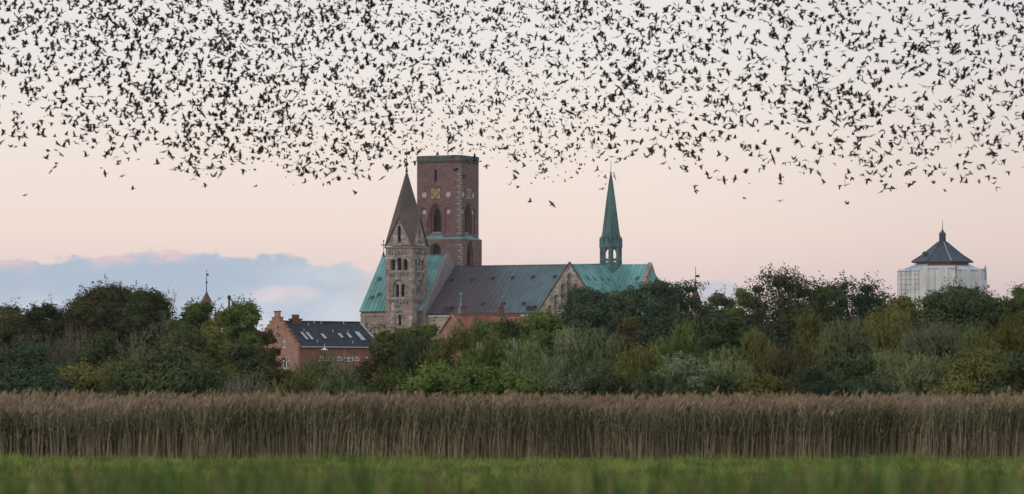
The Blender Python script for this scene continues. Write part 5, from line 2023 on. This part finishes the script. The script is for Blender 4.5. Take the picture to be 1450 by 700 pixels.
def flock():
    rng = np.random.default_rng(23)
    low_x = [-60, 0, 60, 130, 200, 260, 330, 400, 450, 520, 600, 660, 720, 790, 850, 900, 950, 1010, 1060, 1130, 1200, 1260, 1330, 1400, 1450, 1520]
    low_y = [205, 212, 232, 236, 232, 244, 238, 250, 252, 244, 238, 232, 246, 250, 244, 228, 240, 252, 262, 255, 258, 256, 262, 258, 258, 258]
    den_x = [-60, 0, 120, 250, 380, 520, 650, 780, 900, 1000, 1120, 1250, 1350, 1520]
    den_v = [.62, .66, .80, .95, 1.0, 1.0, 1.0, .9, .66, .57, .52, .48, .47, .46]
    out = []
    N = 7500
    while len(out) < N:
        px_, py_ = rng.uniform(-20, 1470), rng.uniform(-14, 268)
        lo = np.interp(px_, low_x, low_y) + (vnoise(np.array([px_]), np.array([0.0]), 26, 43)[0] - .5) * 34
        if py_ > lo + 6:
            continue
        p = np.interp(px_, den_x, den_v)
        e = (lo - py_)
        p *= min(1, .28 + e / 62.0) if px_ < 900 else min(1, .32 + e / 110.0)
        if px_ < 260:                            # the flock thins towards that corner
            p *= np.interp(py_, [0, 90, 230], [1, 1.0, .5])
        cl = vnoise(np.array([px_]), np.array([py_ * 1.2 + px_ * .3]), 34, 41)[0]
        p *= .62 + .6 * cl
        if rng.random() > p:
            continue
        small = np.interp(px_, [0, 250, 420, 560, 820, 900, 1000, 1450], [.12, .2, .35, .5, .6, .3, .1, .05])
        if 600 < px_ < 860 and py_ > 90:
            small = .72
        span = rng.uniform(4.2, 8.2) if rng.random() < small else rng.normal(13.0, 1.8)
        if 860 < px_:
            span *= 1.03
        out.append((px_, py_, max(3.8, min(span, 18))))
    lone = [(35, 277, 'lone bird low under the flock against the pink sky by the picture edge'), (72, 243, 'low bird trailing beneath the flock above the cloud bank edge'),
            (188, 268, 'bird hanging well below the flock above the tallest dome-shaped tree'), (291, 263, 'bird below the flock edge straight above the brown turret'),
            (362, 264, 'bird just below the flock above the stepped gable'), (431, 259, 'large bird under the flock above the slate house roof'),
            (504, 274, 'single bird below the flock between slate house and stone tower'), (751, 286, 'one of two birds low above the nave, nearer the brick tower'),
            (782, 289, 'one of two birds low above the nave, nearer the copper spire'), (853, 268, 'bird close beside the tip of the copper spire'),
            (985, 270, 'wings-spread bird under the flock above the choir end'), (1054, 281, 'bird low under the flock above the spreading open tree'),
            (1104, 285, 'small bird lowest under the flock above the filler tree'), (1200, 289, 'lowest lone bird in the sky between spreading tree and water tower'),
            (1248, 272, 'bird below the flock just before the water tower'), (1338, 270, 'bird hovering right above the water tower spike'),
            (1411, 266, 'bird low past the water tower by the picture edge')]
    rows = [(a, b, 12.5, lb) for a, b, lb in lone] + sorted([(a, b, c, None) for a, b, c in out], key=lambda r: -r[2])
    meshes = []
    for i, (v, f) in enumerate(POSES):
        me = bpy.data.meshes.new('bird')
        me.from_pydata([tuple(p) for p in v], [], f)
        me.update()
        for p in me.polygons:
            p.use_smooth = len(p.vertices) == 4 and p.index < 48
        me.materials.append(M['bird'])
        meshes.append(me)
    ALLV, ALLF, off = [], [], 0
    zones = [(0, 240, 'above the cloud bank'), (240, 500, 'above the stepped brick gable'), (500, 760, 'above the cathedral towers'), (760, 960, 'above the copper spire'), (960, 1200, 'above the spreading open tree'), (1200, 2000, 'above the water tower')]
    vis = 0
    for k, (px_, py_, span, lb) in enumerate(rows):
        d = F * .37 / span
        p = at(px_, py_, d)
        hd = rng.normal(0, R(30)) + (R(-68) if rng.random() < .62 else R(112)) + (rng.normal(0, R(55)) if rng.random() < .3 else 0)
        pitch = rng.normal(R(4), R(16))
        roll = rng.normal(0, R(32))
        rot = Matrix.Rotation(hd, 3, 'Z') @ Matrix.Rotation(pitch, 3, 'X') @ Matrix.Rotation(roll, 3, 'Y')
        pose = int(rng.integers(0, len(POSES)))
        inside = -6 < px_ < 1456 and py_ > -6
        if lb or (vis < 300 and inside):
            o = bpy.data.objects.new('bird', meshes[pose])
            COL.objects.link(o)
            o.matrix_world = Matrix.Translation(p) @ rot.to_4x4()
            if lb:
                tag(o, lb, 'bird', 'stray birds under the flock')
            else:
                zn = [z for z in zones if z[0] <= px_ + 20 < z[1] or z[1] == 2000][0][2]
                tag(o, 'one of the larger dark birds in the flock ' + zn, 'bird', 'larger birds ' + zn)
            vis += 1
        else:
            v, f = POSES[pose]
            w_ = v @ np.array(rot).T + np.array(p)
            ALLV.append(w_)
            ALLF += [tuple(i + off for i in q) for q in f]
            off += len(v)
    me = bpy.data.meshes.new('bird_flock')
    me.from_pydata(np.concatenate(ALLV).tolist(), [], ALLF)
    me.update()
    o = link_mesh('bird_flock', me, M['bird'])
    tag(o, 'swirling mass of small dark starlings filling the upper sky', 'bird flock', kind='stuff')


flock()
